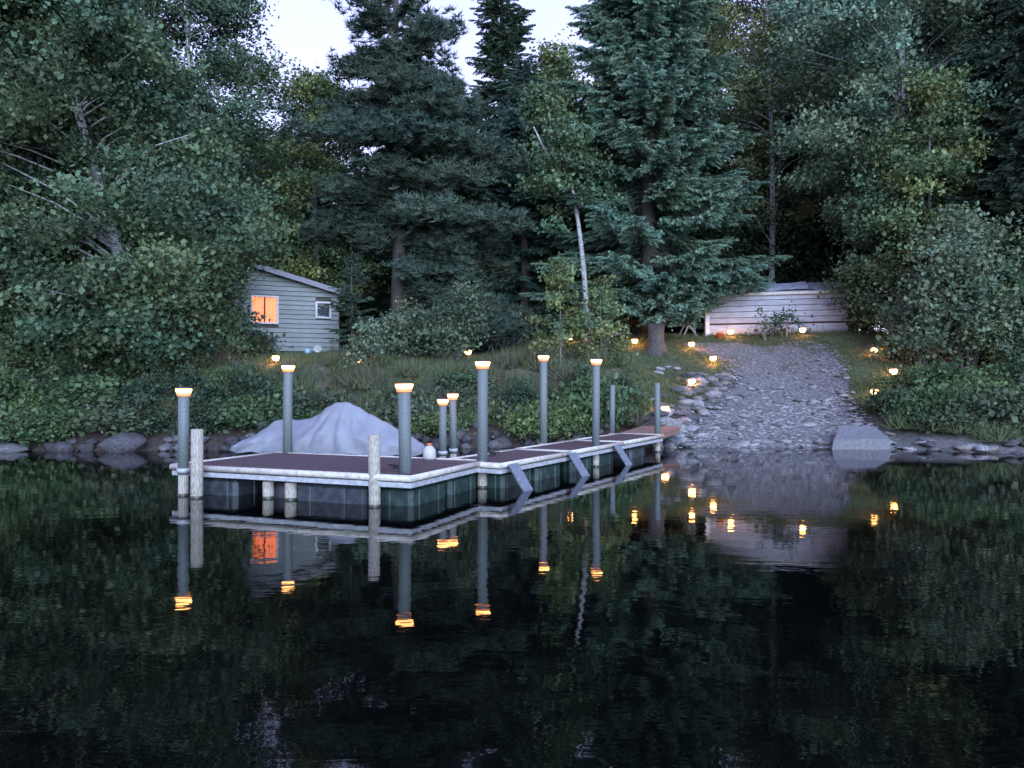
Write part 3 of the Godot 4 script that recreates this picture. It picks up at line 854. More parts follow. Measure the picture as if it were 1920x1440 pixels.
	for p in [[11.3, 23.3, 0.6], [11.5, 22.2, 0.65], [12.1, 21.4, 0.7], [11.7, 22.9, 0.8], [12.5, 22.0, 1.0], [13.4, 21.6, 1.1], [14.3, 21.5, 1.1], [15.2, 21.3, 1.1], [16.2, 21.4, 1.2], [13.9, 22.6, 1.2], [15.0, 22.5, 1.1], [13.0, 24.0, 1.0], [14.2, 23.8, 1.1], [15.4, 23.8, 1.1], [16.6, 23.9, 1.2], [17.8, 22.8, 1.3], [12.3, 24.6, 0.6], [17.5, 24.8, 1.3]]:
		var b := copy_of(forms[[0, 2, 4][rng.randi() % 3]], on(p[0], p[1]), rng.randf() * TAU, Vector3(1.1, 1.0, 1.0) * p[2])
		tag(b, "%s green bush on the right bank %s" % ["low" if p[2] < 0.9 else "spreading", "beside the ramp" if p[0] < 12.7 else ("at the water below the willow bush" if p[1] < 22.8 else "at the foot of the willow bush")], "bush", "bushes on the right bank")
	for p in [[12.6, 20.5], [13.2, 20.6], [12.0, 21.1], [11.5, 21.6], [14.0, 20.4], [15.1, 20.3], [11.2, 22.0], [16.0, 20.3], [0.0, 23.4], [-0.5, 23.2], [0.4, 23.6]]:
		var g := Shape.new()
		for k in 46:
			g.stamp(sprigs.grass[rng.randi() % 5], Transform3D(Basis.from_euler(Vector3(0, rng.randf() * TAU, 0)) * rng.randf_range(0.7, 1.4), Vector3(rng.randfn() * 0.22, 0, rng.randfn() * 0.2)), tint(Color(0.10, 0.13, 0.06), 0.2))
		var o := part("grass_clump", g.done(), M.leaf, self, on(p[0], p[1], -0.01))
		o.name = numbered("grass_clump")
		if p[0] > 5.0: tag(o, "clump of pale grass on the right shore by the slab boulder", "grass", "grass clumps on the right shore")
		else: tag(o, "clump of tall grass on the shore behind the walkway", "grass", "grass clumps behind the walkway")
	# tall weeds and dead brush between the bushes
	var weeds := []
	for k in 3:
		var g := Shape.new()
		var st := Shape.new()
		for q in 26:
			var at := Vector3(rng.randfn() * 0.25, 0, rng.randfn() * 0.25)
			g.stamp(sprigs.grass[rng.randi() % 5], Transform3D(Basis.from_euler(Vector3(0, rng.randf() * TAU, 0)) * rng.randf_range(0.9, 1.7), at), tint([Color(0.085, 0.120, 0.048), Color(0.095, 0.110, 0.052), Color(0.090, 0.082, 0.055)][k], 0.2))
			if q % 3 == 0:
				st.tube([at, at + Vector3(rng.randfn() * 0.1, 0.55, rng.randfn() * 0.1), at + Vector3(rng.randfn() * 0.3, rng.randf_range(0.7, 1.2), rng.randfn() * 0.3)], [0.006, 0.005, 0.003], 3, false)
		weeds.append([g.done(), st.done()])
	for i in 80:
		var px := rng.randf_range(-17.0, 4.2)
		var d := shore(px) + rng.randf_range(0.9, 5.4)
		var k := rng.randi() % 3
		var o := thing("weed_clump", on(px, d, -0.02), rng.randf() * TAU)
		part("blades", weeds[k][0], M.leaf, o)
		part("stalks", weeds[k][1], M.bark, o)
		var place := "left of the covered watercraft" if px < -8.0 else ("behind the covered watercraft" if px < -2.0 else "behind the walkway")
		var look: String = ["green", "yellowing", "dry brown"][k]
		tag(o, "%s weeds standing in the thicket %s" % [look, place], "weeds", "%s weeds %s" % [look, place])
	# lawn
	var mm := MultiMesh.new()
	mm.transform_format = MultiMesh.TRANSFORM_3D
	mm.use_colors = true
	var gs := Shape.new()
	gs.v = sprigs.grass[0]
	mm.mesh = gs.done()
	var rows := []
	for i in 26000:
		var px := rng.randf_range(-18.0, 16.0)
		var t := rng.randf_range(2.2, 12.5)
		var d := shore(px) + t
		if d < 31.0 and px > edge(EDGE_L, d) - 0.15 and px < edge(EDGE_R, d) + 0.1 and (d < 27.5 or noise.get_noise_2d(px * 14.0, d * 14.0) < 0.22): continue
		if noise.get_noise_2d(px * 9.0, d * 9.0) > 0.38: continue
		rows.append([Transform3D(Basis.from_euler(Vector3(0, rng.randf() * TAU, 0)) * rng.randf_range(0.22, 0.55) * (1.5 if t < 5.0 else 1.0), on(px, d, -0.01)), tint(Color(0.085, 0.105, 0.045), 0.3)])
	mm.instance_count = rows.size()
	for i in rows.size():
		mm.set_instance_transform(i, rows[i][0])
		mm.set_instance_color(i, rows[i][1])
	var mi := MultiMeshInstance3D.new()
	mi.name = "lawn_grass"
	mi.multimesh = mm
	mi.material_override = M.leaf
	tag(mi, "short rough grass on the lawn above the thicket", "grass")
	mi.set_meta("kind", "stuff")
	add_child(mi)

# ------------------------------------------------------------------ the dock
func dock_section(called: String, label: String, at: Vector3, turn: float, wide: float, deep: float, top: float, floats: Array) -> Node3D:
	# local x across, -z towards the shore, origin at the middle of the near edge on the water
	var o := thing(called, at, turn)
	tag(o, label, "dock")
	var n := int(round(deep / 0.145))
	var w := deep / n
	var plank := Shape.new()
	plank.box(Vector3(-wide / 2 + 0.07, top - 0.03, -w / 2 + 0.004), Vector3(wide / 2 - 0.07, top, w / 2 - 0.004), Transform3D.IDENTITY, 0.004)
	var pm := plank.done()
	for i in n:
		part("plank", pm, M.deck[(i * 7 + 3) % 3], o, Vector3(0, 0, -(i + 0.5) * w))
	var frame := Shape.new()
	frame.box(Vector3(-wide / 2 + 0.06, top - 0.17, -deep + 0.06), Vector3(wide / 2 - 0.06, top - 0.034, -0.06))
	part("frame", frame.done(), M.black, o)
	for side in [[Vector3(-wide / 2, 0, 0), Vector3(wide / 2, 0, 0)], [Vector3(wide / 2, 0, 0), Vector3(wide / 2, 0, -deep)], [Vector3(wide / 2, 0, -deep), Vector3(-wide / 2, 0, -deep)], [Vector3(-wide / 2, 0, -deep), Vector3(-wide / 2, 0, 0)]]:
		var a: Vector3 = side[0]
		var b: Vector3 = side[1]
		var r := Shape.new()
		var d := (b - a).normalized() * 0.03
		r.tube([a - d * 0.4 + Vector3(0, top - 0.03, 0), b + d * 0.4 + Vector3(0, top - 0.03, 0)], [0.048, 0.048], 10)
		part("bumper_rail", r.done(true), M.rail, o)
		var s := Shape.new()
		var inn := (Vector3(0, 0, -deep / 2) - (a + b) * 0.5).normalized()
		var lo := (a + b) * 0.5 + inn * 0.02
		var x := Transform3D(Basis(d.normalized(), Vector3.UP, d.normalized().cross(Vector3.UP)), lo)
		var half := (b - a).length() / 2
		s.box(Vector3(-half, top - 0.165, -0.025), Vector3(half, top - 0.09, 0.025), x, 0.006)
		part("side_strip", s.done(), M.alu, o)
	for f in floats:
		var s := Shape.new()
		var c: Vector3 = f[0]
		var h: Vector3 = f[1]
		s.box(c - h, c + h, Transform3D.IDENTITY, 0.06)
		var k := -h.x + 0.25
		while k < h.x - 0.1:
			for zz in [-1.0, 1.0]:
				s.box(Vector3(c.x + k - 0.05, c.y - h.y + 0.04, c.z + zz * h.z - 0.02), Vector3(c.x + k + 0.05, c.y + h.y - 0.04, c.z + zz * h.z + 0.02), Transform3D.IDENTITY, 0.015)
			k += 0.6
		k = -h.z + 0.25
		while k < h.z - 0.1:
			for xx in [-1.0, 1.0]:
				s.box(Vector3(c.x + xx * h.x - 0.02, c.y - h.y + 0.04, c.z + k - 0.05), Vector3(c.x + xx * h.x + 0.02, c.y + h.y - 0.04, c.z + k + 0.05), Transform3D.IDENTITY, 0.015)
			k += 0.6
		part("float_box", s.done(), f[2], o)
	return o

func build_dock() -> void:
	var top := 0.45
	var pt := deg_to_rad(-22.0)      # the platform's near edge comes nearer towards the right
	var fl := [[Vector3(-1.5, 0.05, -0.45), Vector3(0.52, 0.22, 0.35), M.float_blue], [Vector3(0.75, 0.05, -0.45), Vector3(0.62, 0.22, 0.35), M.float_blue], [Vector3(1.75, 0.05, -0.75), Vector3(0.32, 0.22, 0.55), M.float_teal], [Vector3(1.75, 0.05, -1.95), Vector3(0.32, 0.22, 0.5), M.float_teal], [Vector3(-1.5, 0.05, -1.9), Vector3(0.5, 0.22, 0.4), M.float_teal]]
	var p := dock_section("dock_platform", "wide floating dock platform with pale rails and brown planks", Vector3(-3.42, 0, -11.56), pt, 4.35, 2.5, top, fl)
	var drum := Shape.new()
	drum.lathe([Vector2(0, 0), Vector2(0.2, 0.0), Vector2(0.29, 0.015), Vector2(0.31, 0.05), Vector2(0.30, 0.3), Vector2(0.31, 0.33), Vector2(0.31, 0.6), Vector2(0, 0.62)], 20, Transform3D(Basis.from_euler(Vector3(-PI / 2, 0, 0)), Vector3(-0.22, -0.06, -0.2)))
	part("float_drum", drum.done(true), M.hull, p)
	# the walkway: three sections at a sharper angle, then the gangplank
	var wt := deg_to_rad(-29.0)
	var dir := Vector3(sin(deg_to_rad(29.0)), 0, -cos(deg_to_rad(29.0)))
	var start := Vector3(-0.72, 0, -12.95)
	var lens := [2.75, 2.85, 2.9]
	var names := ["nearest walkway section joining the dock platform", "middle walkway section of the dock between the two tall lamp posts", "walkway section nearest the shore"]
	for i in 3:
		var L: float = lens[i]
		dock_section("dock_walkway", names[i], start, wt, 1.22, L - 0.06, top - 0.015 + 0.008 * i, [[Vector3(0.0, 0.05, -0.75), Vector3(0.52, 0.22, 0.5), M.float_teal], [Vector3(0.0, 0.05, -2.0), Vector3(0.52, 0.22, 0.5), M.float_teal]] if i < 2 else [[Vector3(0.0, 0.05, -1.3), Vector3(0.5, 0.2, 0.5), M.float_blue]])
		start += dir * L
	var g := thing("gangplank", start, wt)
	tag(g, "brown wooden gangplank from the walkway onto the stones", "gangplank")
	var s := Shape.new()
	s.box(Vector3(-0.56, -0.02, -0.068), Vector3(0.56, 0.02, 0.068), Transform3D.IDENTITY, 0.004)
	var pm := s.done()
	for i in 12:
		var z := -(i + 0.5) * 0.142 - 0.02
		var k := part("plank", pm, M.ramp_wood, g, Vector3(0, 0.46 - z * 0.06, z))
		k.rotation.x = 0.06
	for sx in [-0.5, 0.5]:
		var b := Shape.new()
		b.box(Vector3(sx - 0.03, -0.14, -1.7), Vector3(sx + 0.03, -0.024, 0.0), Transform3D(Basis.from_euler(Vector3(0.06, 0, 0)), Vector3(0, 0.46, 0)))
		part("side_beam", b.done(), M.ramp_wood, g)
	# slanting braces off the walkway's outer side
	var q := 0
	for k in [0.25, 2.6, 4.95]:
		var a: Vector3 = Vector3(-0.72, 0, -12.95) + dir * k
		var out := Vector3(cos(deg_to_rad(29.0)), 0, sin(deg_to_rad(29.0)))
		var b0 := a + out * 0.70 + Vector3(0, 0.42, 0)
		var b1 := a + out * 1.08 + Vector3(0, -0.14, 0)
		var y := (b1 - b0).normalized()
		var bs := Shape.new()
		bs.box(Vector3(-0.14, 0, -0.025), Vector3(0.14, (b1 - b0).length(), 0.025), Transform3D(Basis(dir, y, dir.cross(y)), b0), 0.008)
		var o := part("dock_brace", bs.done(), M.brace, self)
		o.name = numbered("dock_brace")
		tag(o, ["slanting grey board off the walkway beside the platform", "slanting grey board off the middle of the walkway", "slanting grey board off the walkway nearest the shore"][q], "brace", "slanting boards along the walkway")
		q += 1
	# posts: x, distance, radius, top, material, label, lamp label
	var posts := [
		[-5.14, 12.10, 0.082, 1.55, "post", "lamp post at the dock platform's far left corner", "leftmost glowing cap light on a dock post"],
		[-4.83, 11.86, 0.092, 1.05, "oldpost", "short weathered wooden post at the left end of the platform front", ""],
		[-3.72, 11.82, 0.085, 0.26, "oldpost", "pale stub post under the platform's front edge, left one", ""],
		[-3.33, 11.66, 0.092, 0.26, "oldpost", "pale stub post under the platform's front edge, before the drum", ""],
		[-4.25, 14.62, 0.085, 1.98, "post", "lamp post rising behind the platform at the covered watercraft", "glowing cap light above the covered watercraft's nose"],
		[-1.95, 11.00, 0.085, 1.02, "oldpost", "short pale post in front of the platform's right end", ""],
		[-1.54, 11.22, 0.092, 1.62, "post", "thick lamp post at the platform's front right corner", "largest glowing cap light, beside the covered watercraft"],
		[-1.37, 15.3, 0.075, 1.33, "post", "shorter lamp post of the close pair behind the platform", "lower glowing cap light of the close pair"],
		[-1.20, 15.9, 0.075, 1.43, "post", "taller lamp post of the close pair behind the platform", "upper glowing cap light of the close pair"],
		[-0.50, 13.05, 0.088, 2.0, "post", "tall lamp post where the platform meets the walkway", "glowing cap light on the post where platform and walkway meet"],
		[0.70, 17.3, 0.085, 2.27, "post", "tall lamp post on the walkway's inner side", "glowing cap light on the walkway's inner side"],
		[1.78, 16.5, 0.08, 2.16, "post", "tall lamp post on the walkway's outer side", "glowing cap light on the walkway's outer side"],
		[2.72, 21.1, 0.075, 1.74, "post", "bare grey post on the walkway's inner side near shore", ""],
		[3.80, 20.2, 0.075, 1.80, "post", "bare grey post at the walkway's outer shore end", ""],
	]
	rng.seed = 404
	for d in posts:
		var r: float = d[2]
		var h: float = d[3]
		var low := 0.33 if d[4] == "post" else -0.9
		var s2 := Shape.new()
		s2.lathe([Vector2(0, low), Vector2(r, low), Vector2(r, lerpf(low, h, 0.5)), Vector2(r, h - 0.012), Vector2(r - 0.012, h), Vector2(0, h)], 16)
		var o := thing("dock_post", Vector3(d[0], 0, -d[1]))
		tag(o, d[5], "post")
		var tilt := Vector3(rng.randf_range(-0.014, 0.014), rng.randf() * TAU, rng.randf_range(-0.014, 0.014))
		o.rotation = tilt
		part("shaft", s2.done(true), M[d[4]], o)
		var slime := Shape.new()
		slime.lathe([Vector2(r - 0.004, -0.2), Vector2(r + 0.004, -0.15), Vector2(r + 0.004, 0.015), Vector2(r + 0.003, 0.03), Vector2(r - 0.004, 0.035)], 16)
		part("algae_band", slime.done(true), M.slime, o)
		if d[4] == "post":
			var foot := Shape.new()
			foot.lathe([Vector2(0, -0.9), Vector2(r - 0.006, -0.9), Vector2(r - 0.006, 0.329), Vector2(0, 0.329)], 16)
			part("lower_pole", foot.done(true), M.oldpost, o)
			var band := Shape.new()
			band.lathe([Vector2(r + 0.002, 0.36), Vector2(r + 0.016, 0.36), Vector2(r + 0.016, 0.43), Vector2(r + 0.002, 0.43)], 16)
			part("collar", band.done(true), M.alu, o)
		if d[6] != "":
			cap_light(o.transform * Vector3(0, h, 0), r, d[6], tilt)

func cap_light(at: Vector3, r: float, label: String, tilt: Vector3) -> void:
	var o := thing("cap_light", at)
	o.rotation = tilt
	tag(o, label, "lamp", "cap lights on the dock posts")
	var b := Shape.new()
	b.lathe([Vector2(0, 0.002), Vector2(r + 0.014, 0.002), Vector2(r + 0.018, 0.026), Vector2(r + 0.024, 0.030), Vector2(r + 0.027, 0.056), Vector2(0, 0.056)], 20)
	part("lens_ring", b.done(true), M.ring, o)
	var g := Shape.new()
	g.lathe([Vector2(0, 0.057), Vector2(r + 0.022, 0.057), Vector2(r + 0.036, 0.085), Vector2(r + 0.038, 0.118), Vector2(0, 0.118)], 20)
	part("lens", g.done(true), M.lens, o)
	var c := Shape.new()
	c.lathe([Vector2(0, 0.119), Vector2(r + 0.042, 0.119), Vector2(r + 0.040, 0.136), Vector2(r * 0.5, 0.152), Vector2(0, 0.155)], 20)
	part("cap", c.done(true), M.cap, o)
	var l := OmniLight3D.new()
	l.name = "glow"
	l.light_color = Color(1.0, 0.62, 0.32)
	l.light_energy = 0.07
	l.light_size = 0.06
	l.omni_range = 30.0
	l.omni_attenuation = 2.0
	l.shadow_enabled = true
	l.position = Vector3(0, 0.088, 0)
	o.add_child(l)

func path_light(x: float, d: float, label: String, e := 0.4) -> void:
	var o := thing("path_light", on(x, d))
	tag(o, label, "lamp", "path lights on the bank")
	var s := Shape.new()
	s.tube([Vector3(0, -0.12, 0), Vector3(0, 0.15, 0)], [0.012, 0.012], 6)
	part("stake", s.done(true), M.cap, o)
	var g := Shape.new()
	g.lathe([Vector2(0, 0.151), Vector2(0.06, 0.151), Vector2(0.10, 0.185), Vector2(0.118, 0.24), Vector2(0.108, 0.30), Vector2(0, 0.30)], 12)
	part("lens", g.done(true), M.bulb, o)
	var c := Shape.new()
	c.lathe([Vector2(0, 0.301), Vector2(0.135, 0.301), Vector2(0.12, 0.322), Vector2(0.04, 0.342), Vector2(0, 0.344)], 12)
	part("cap", c.done(true), M.copper, o)
	var l := OmniLight3D.new()
	l.name = "glow"
	l.light_color = Color(1.0, 0.62, 0.28)
	l.light_energy = e
	l.light_size = 0.05
	l.omni_range = 30.0
	l.omni_attenuation = 2.0
	l.shadow_enabled = true
	l.position = Vector3(0, 0.23, 0)
	o.add_child(l)

func build_path_lights() -> void:
	path_light(-14.53, 25.7, "path light glinting through the leaves at the far left")
	path_light(-7.85, 25.7, "path light on the lawn below the cottage's lit window")
	path_light(-5.05, 25.8, "path light on the lawn before the cottage's right corner")
	path_light(-1.61, 28.5, "dim path light in front of the grey-green shrub", 0.06)
	path_light(2.42, 32.2, "path light on the lawn between the two tall walkway posts")
	path_light(4.93, 31.05, "path light just left of the tree stump")
	path_light(7.05, 30.35, "path light at the top left of the boat ramp")
	path_light(7.49, 28.8, "path light on the grass beside the ramp's upper left edge")
	path_light(9.02, 31.9, "path light glowing orange on the white shed's left end", 0.4)
	path_light(11.48, 30.55, "path light before the right half of the white shed", 0.09)
	path_light(12.83, 27.35, "path light on the right of the ramp's top beside the bushes")
	path_light(12.45, 25.25, "path light above the right bank's low bushes")
	path_light(11.3, 24.1, "path light half sunk in the low bushes right of the ramp", 0.08)
	path_light(6.09, 26.2, "path light standing on the pale rock heap")
	path_light(4.67, 23.6, "path light on the rocks at the end of the gangplank")

# ------------------------------------------------------------------ the covered watercraft
func build_watercraft() -> void:
	var o := thing("covered_watercraft", Vector3(-3.66, 0, -15.35), deg_to_rad(12.0))
	o.rotation.y = deg_to_rad(-12.0)
	tag(o, "personal watercraft under a pale grey fabric cover behind the dock", "watercraft")
	var prof := [[-2.02, 0.50], [-1.85, 0.62], [-1.6, 0.70], [-1.35, 0.86], [-1.12, 1.02], [-0.9, 1.05], [-0.65, 1.03], [-0.4, 1.06], [-0.18, 1.15], [0.02, 1.31], [0.2, 1.39], [0.42, 1.40], [0.62, 1.31], [0.9, 1.17], [1.2, 1.02], [1.5, 0.86], [1.75, 0.74], [1.98, 0.60], [2.03, 0.5]]
	var s := Shape.new()
	var n := FastNoiseLite.new()
	n.seed = 4
	n.frequency = 0.9
	var nu := 120
	var nv := 48
	var g := []
	for i in nu + 1:
		var x := lerpf(-2.03, 2.03, float(i) / nu)
		var top := 0.5
		for k in prof.size() - 1:
			if x >= prof[k][0] and x <= prof[k + 1][0]:
				var t: float = (x - prof[k][0]) / (prof[k + 1][0] - prof[k][0])
				top = lerpf(prof[k][1], prof[k + 1][1], t * t * (3.0 - 2.0 * t) * 0.5 + t * 0.5)
		var half := 0.62 * pow(maxf(1.0 - pow(absf(x) / 2.06, 3.2), 0.0), 0.5) + 0.02
		var hem := 0.40 + 0.03 * sin(x * 9.0) + 0.05 * n.get_noise_1d(x * 3.0)
		var row := []
		for j in nv + 1:
			var a := lerpf(-1.0, 1.0, float(j) / nv)
			var b := absf(a)
			# a ridge in the middle, sloping shoulders, then a hanging skirt
			var wz := half * (b / 0.62 if b < 0.62 else 1.0 + (b - 0.62) * 0.12)
			var yy: float
			if b < 0.62:
				var q := b / 0.62
				yy = lerpf(top, lerpf(top, hem, 0.58), sqrt(q * q + 0.012) - 0.11 * (1.0 - q))
			else:
				yy = lerpf(lerpf(top, hem, 0.58), hem, (b - 0.62) / 0.38)
			var f := n.get_noise_2d(x * 1.8 + a * 1.2, a * 0.7 + 7.0)
			# tension folds run from the high point down towards the hem
			var ang := atan2(top - yy + 0.15, x - 0.35)
			var swag := atan2(yy - 0.2, x + 2.3)
			var fold := sin(ang * 11.0 + f * 2.0) * 0.026 * smoothstep(0.05, 0.5, b) + sin(swag * 34.0 + f * 2.5) * 0.016 * smoothstep(0.1, 0.4, b) * smoothstep(0.6, -1.2, x) + sin(x * 15.0 + f * 5.0) * 0.010 * smoothstep(0.6, 1.0, b)
			row.append(Vector3(x + f * 0.02, yy + fold * 0.5 + f * 0.012 * (1.0 - b), (wz + fold * 1.2 + f * 0.012) * signf(a)))
		g.append(row)
	for i in nu:
		for j in nv:
			s.quad(g[i][j], g[i][j + 1], g[i + 1][j + 1], g[i + 1][j])
	part("cover", s.done(true), M.cover, o)
	for side in [0, nv]:
		var rope := Shape.new()
		var pts := []
		var rad := []
		for i in range(0, nu + 1, 3):
			pts.append(g[i][side] + Vector3(0, 0.0, 0.004 * (1 if side else -1)))
			rad.append(0.011)
		rope.tube(pts, rad, 5)
		part("hem_rope", rope.done(true), M.hull, o)
	var h := Shape.new()
	h.box(Vector3(-1.75, 0.16, -0.5), Vector3(1.8, 0.48, 0.5), Transform3D.IDENTITY, 0.12)
	part("hull", h.done(), M.hull, o)
	var l := thing("floating_lift", Vector3(-3.66, 0, -15.35), deg_to_rad(-12.0))
	tag(l, "low dark floating lift under the covered watercraft", "lift")
	for k in 4:
		var b := Shape.new()
		b.box(Vector3(-1.7 + k * 0.87, -0.15, -0.72), Vector3(-1.7 + k * 0.87 + 0.84, 0.15, 0.72), Transform3D.IDENTITY, 0.06)
		part("float_block", b.done(), M.float_blue, l)

# ------------------------------------------------------------------ buildings
func clapboards(o: Node3D, half: float, y0: float, y1: float, row: float, mats: Array, holes: Array, top_half: Callable, z := 0.0) -> void:
	var y := y0
	var i := 0
	while y < y1 - 0.02:
		var hh := minf(row, y1 - y)
		var hw: float = minf(half, top_half.call(y + hh * 0.5))
		if hw > 0.05:
			var cuts := [-hw]
			for h in holes:
				if y + hh > h[1] + 0.01 and y < h[3] - 0.01:
					cuts.append(h[0]); cuts.append(h[2])
			cuts.append(hw)
			for k in range(0, cuts.size(), 2):
				if cuts[k + 1] - cuts[k] < 0.02: continue
				var s := Shape.new()
				s.box(Vector3(cuts[k], -hh / 2 + 0.010, -0.012), Vector3(cuts[k + 1], hh / 2 - 0.010, 0.012), Transform3D.IDENTITY, 0.003)
				var b := part("board", s.done(), mats[(i * 5 + k) % 3], o, Vector3(0, y + hh / 2, z + 0.02))
				b.rotation.x = -0.10
		y += row
		i += 1

func window(o: Node3D, x0: float, y0: float, x1: float, y1: float, z: float, inside: Material, mullion: bool) -> void:
	var w := Shape.new()
	for b in [[x0 - 0.07, y0 - 0.07, x1 + 0.07, y0], [x0 - 0.07, y1, x1 + 0.07, y1 + 0.07], [x0 - 0.07, y0, x0, y1], [x1, y0, x1 + 0.07, y1]]:
		w.box(Vector3(b[0], b[1], z - 0.05), Vector3(b[2], b[3], z + 0.055))
	var f := part("window", w.done(), M.white, o)
	var g := Shape.new()
	g.box(Vector3(x0 + 0.002, y0 + 0.002, z - 0.006), Vector3(x1 - 0.002, y1 - 0.002, z))
	part("pane", g.done(), M.glass, f)
	if mullion:
		var m := Shape.new()
		m.box(Vector3((x0 + x1) / 2 - 0.03, y0 + 0.001, z + 0.004), Vector3((x0 + x1) / 2 + 0.03, y1 - 0.001, z + 0.03))
		part("mullion", m.done(), M.dark_wood, f)
	var c := Shape.new()
	var n := 14
	for i in n:   # a curtain in soft folds, or the dark room
		var a := lerpf(x0 + 0.003, x1 - 0.003, float(i) / n)
		var b := lerpf(x0 + 0.003, x1 - 0.003, float(i + 1) / n)
		var za := z - 0.05 - 0.02 * (i % 2)
		var zb := z - 0.05 - 0.02 * ((i + 1) % 2)
		c.quad(Vector3(a, y0, za), Vector3(a, y1, za), Vector3(b, y1, zb), Vector3(b, y0, zb))
	part("lit_window_curtain" if inside == M.curtain else "curtain", c.done(), inside, f)

func build_cottage() -> void:
	var o := thing("cottage", Vector3(-10.95, ground(-10.95, 31.1) - 0.02, -31.1), deg_to_rad(22.3))
	tag(o, "pale clapboard cottage with an orange-lit window among the trees", "cottage")
	var hw := 3.95
	var eave := 2.68
	var peak := 3.75
	var holes := [[0.42, 1.32, 1.50, 2.48], [2.98, 1.62, 3.62, 2.32]]
	clapboards(o, hw, 0.22, peak, 0.19, M.siding, holes, func(y: float): return hw if y < eave else hw * (peak - y) / (peak - eave))
	var wl := Shape.new()
	wl.box(Vector3(-hw, 0.2, -0.16), Vector3(holes[0][0] - 0.002, eave, -0.035))
	wl.box(Vector3(holes[0][2] + 0.002, 0.2, -0.16), Vector3(holes[1][0] - 0.002, eave, -0.035))
	wl.box(Vector3(holes[1][2] + 0.002, 0.2, -0.16), Vector3(hw, eave, -0.035))
	for h in holes:
		wl.box(Vector3(h[0], 0.2, -0.16), Vector3(h[2], h[1] - 0.002, -0.035))
		wl.box(Vector3(h[0], h[3] + 0.002, -0.16), Vector3(h[2], eave, -0.035))
	wl.tri(Vector3(-hw, eave, -0.04), Vector3(0, peak, -0.04), Vector3(hw, eave, -0.04))
	part("wall", wl.done(), M.dark_wood, o)
	var rest := Shape.new()
	rest.box(Vector3(-hw, 0.2, -8.0), Vector3(-hw + 0.12, eave, -0.165))
	rest.box(Vector3(hw - 0.12, 0.2, -8.0), Vector3(hw, eave, -0.165))
	rest.box(Vector3(-hw, 0.2, -8.12), Vector3(hw, eave, -8.005))
	rest.box(Vector3(-hw + 0.13, 0.2, -7.99), Vector3(hw - 0.13, 0.26, -0.17))
	part("side_walls", rest.done(), M.siding[1], o)
	var fd := Shape.new()
	fd.box(Vector3(-hw + 0.05, -0.7, -8.0), Vector3(hw - 0.05, 0.198, -0.03))
	part("foundation", fd.done(), M.dark_wood, o)
	var ang := atan2(peak - eave, hw)
	for sd in [-1.0, 1.0]:
		var L := sqrt(hw * hw + (peak - eave) * (peak - eave)) + 0.45
		var x := Transform3D(Basis.from_euler(Vector3(0, 0, -ang * sd)), Vector3(0, peak + 0.05, 0))
		var r := Shape.new()
		var a := 0.0 if sd > 0 else -L
		r.box(Vector3(a, 0.0, -8.4), Vector3(a + L, 0.09, 0.38), x)
		part("roof_slope", r.done(), M.roof, o)
		var t := Shape.new()
		t.box(Vector3(a, -0.11, 0.34), Vector3(a + L, -0.003, 0.375), x)
		part("rake_board", t.done(), M.roof, o)
	window(o, holes[0][0] + 0.07, holes[0][1] + 0.07, holes[0][2] - 0.07, holes[0][3] - 0.07, 0.0, M.curtain, true)
	window(o, holes[1][0] + 0.07, holes[1][1] + 0.07, holes[1][2] - 0.07, holes[1][3] - 0.07, 0.0, M.room, false)
	# things by the cottage wall
	var b := thing("bucket", on(-7.75, 30.9), 0.4)
	tag(b, "white plastic bucket lying by the cottage's right corner", "bucket")
	var s := Shape.new()
	s.lathe([Vector2(0, 0), Vector2(0.12, 0.0), Vector2(0.15, 0.3), Vector2(0.16, 0.31), Vector2(0.14, 0.31), Vector2(0.11, 0.02), Vector2(0, 0.02)], 14, Transform3D(Basis.from_euler(Vector3(1.25, 0, 0.2)), Vector3(0, 0.14, 0)))
	part("shell", s.done(true), M.plastic, b)
	var b2 := thing("watering_can", on(-8.2, 31.0), -0.3)
	tag(b2, "pale blue watering can by the cottage wall", "watering can")
	var s2 := Shape.new()
	s2.lathe([Vector2(0, 0), Vector2(0.13, 0.0), Vector2(0.12, 0.22), Vector2(0.06, 0.26), Vector2(0.06, 0.28), Vector2(0, 0.28)], 14)
	part("body", s2.done(true), M.blue_plastic, b2)
	var s3 := Shape.new()
	s3.tube([Vector3(0.1, 0.06, 0), Vector3(0.25, 0.2, 0), Vector3(0.32, 0.3, 0)], [0.025, 0.018, 0.03], 7)
	part("spout", s3.done(true), M.blue_plastic, b2)

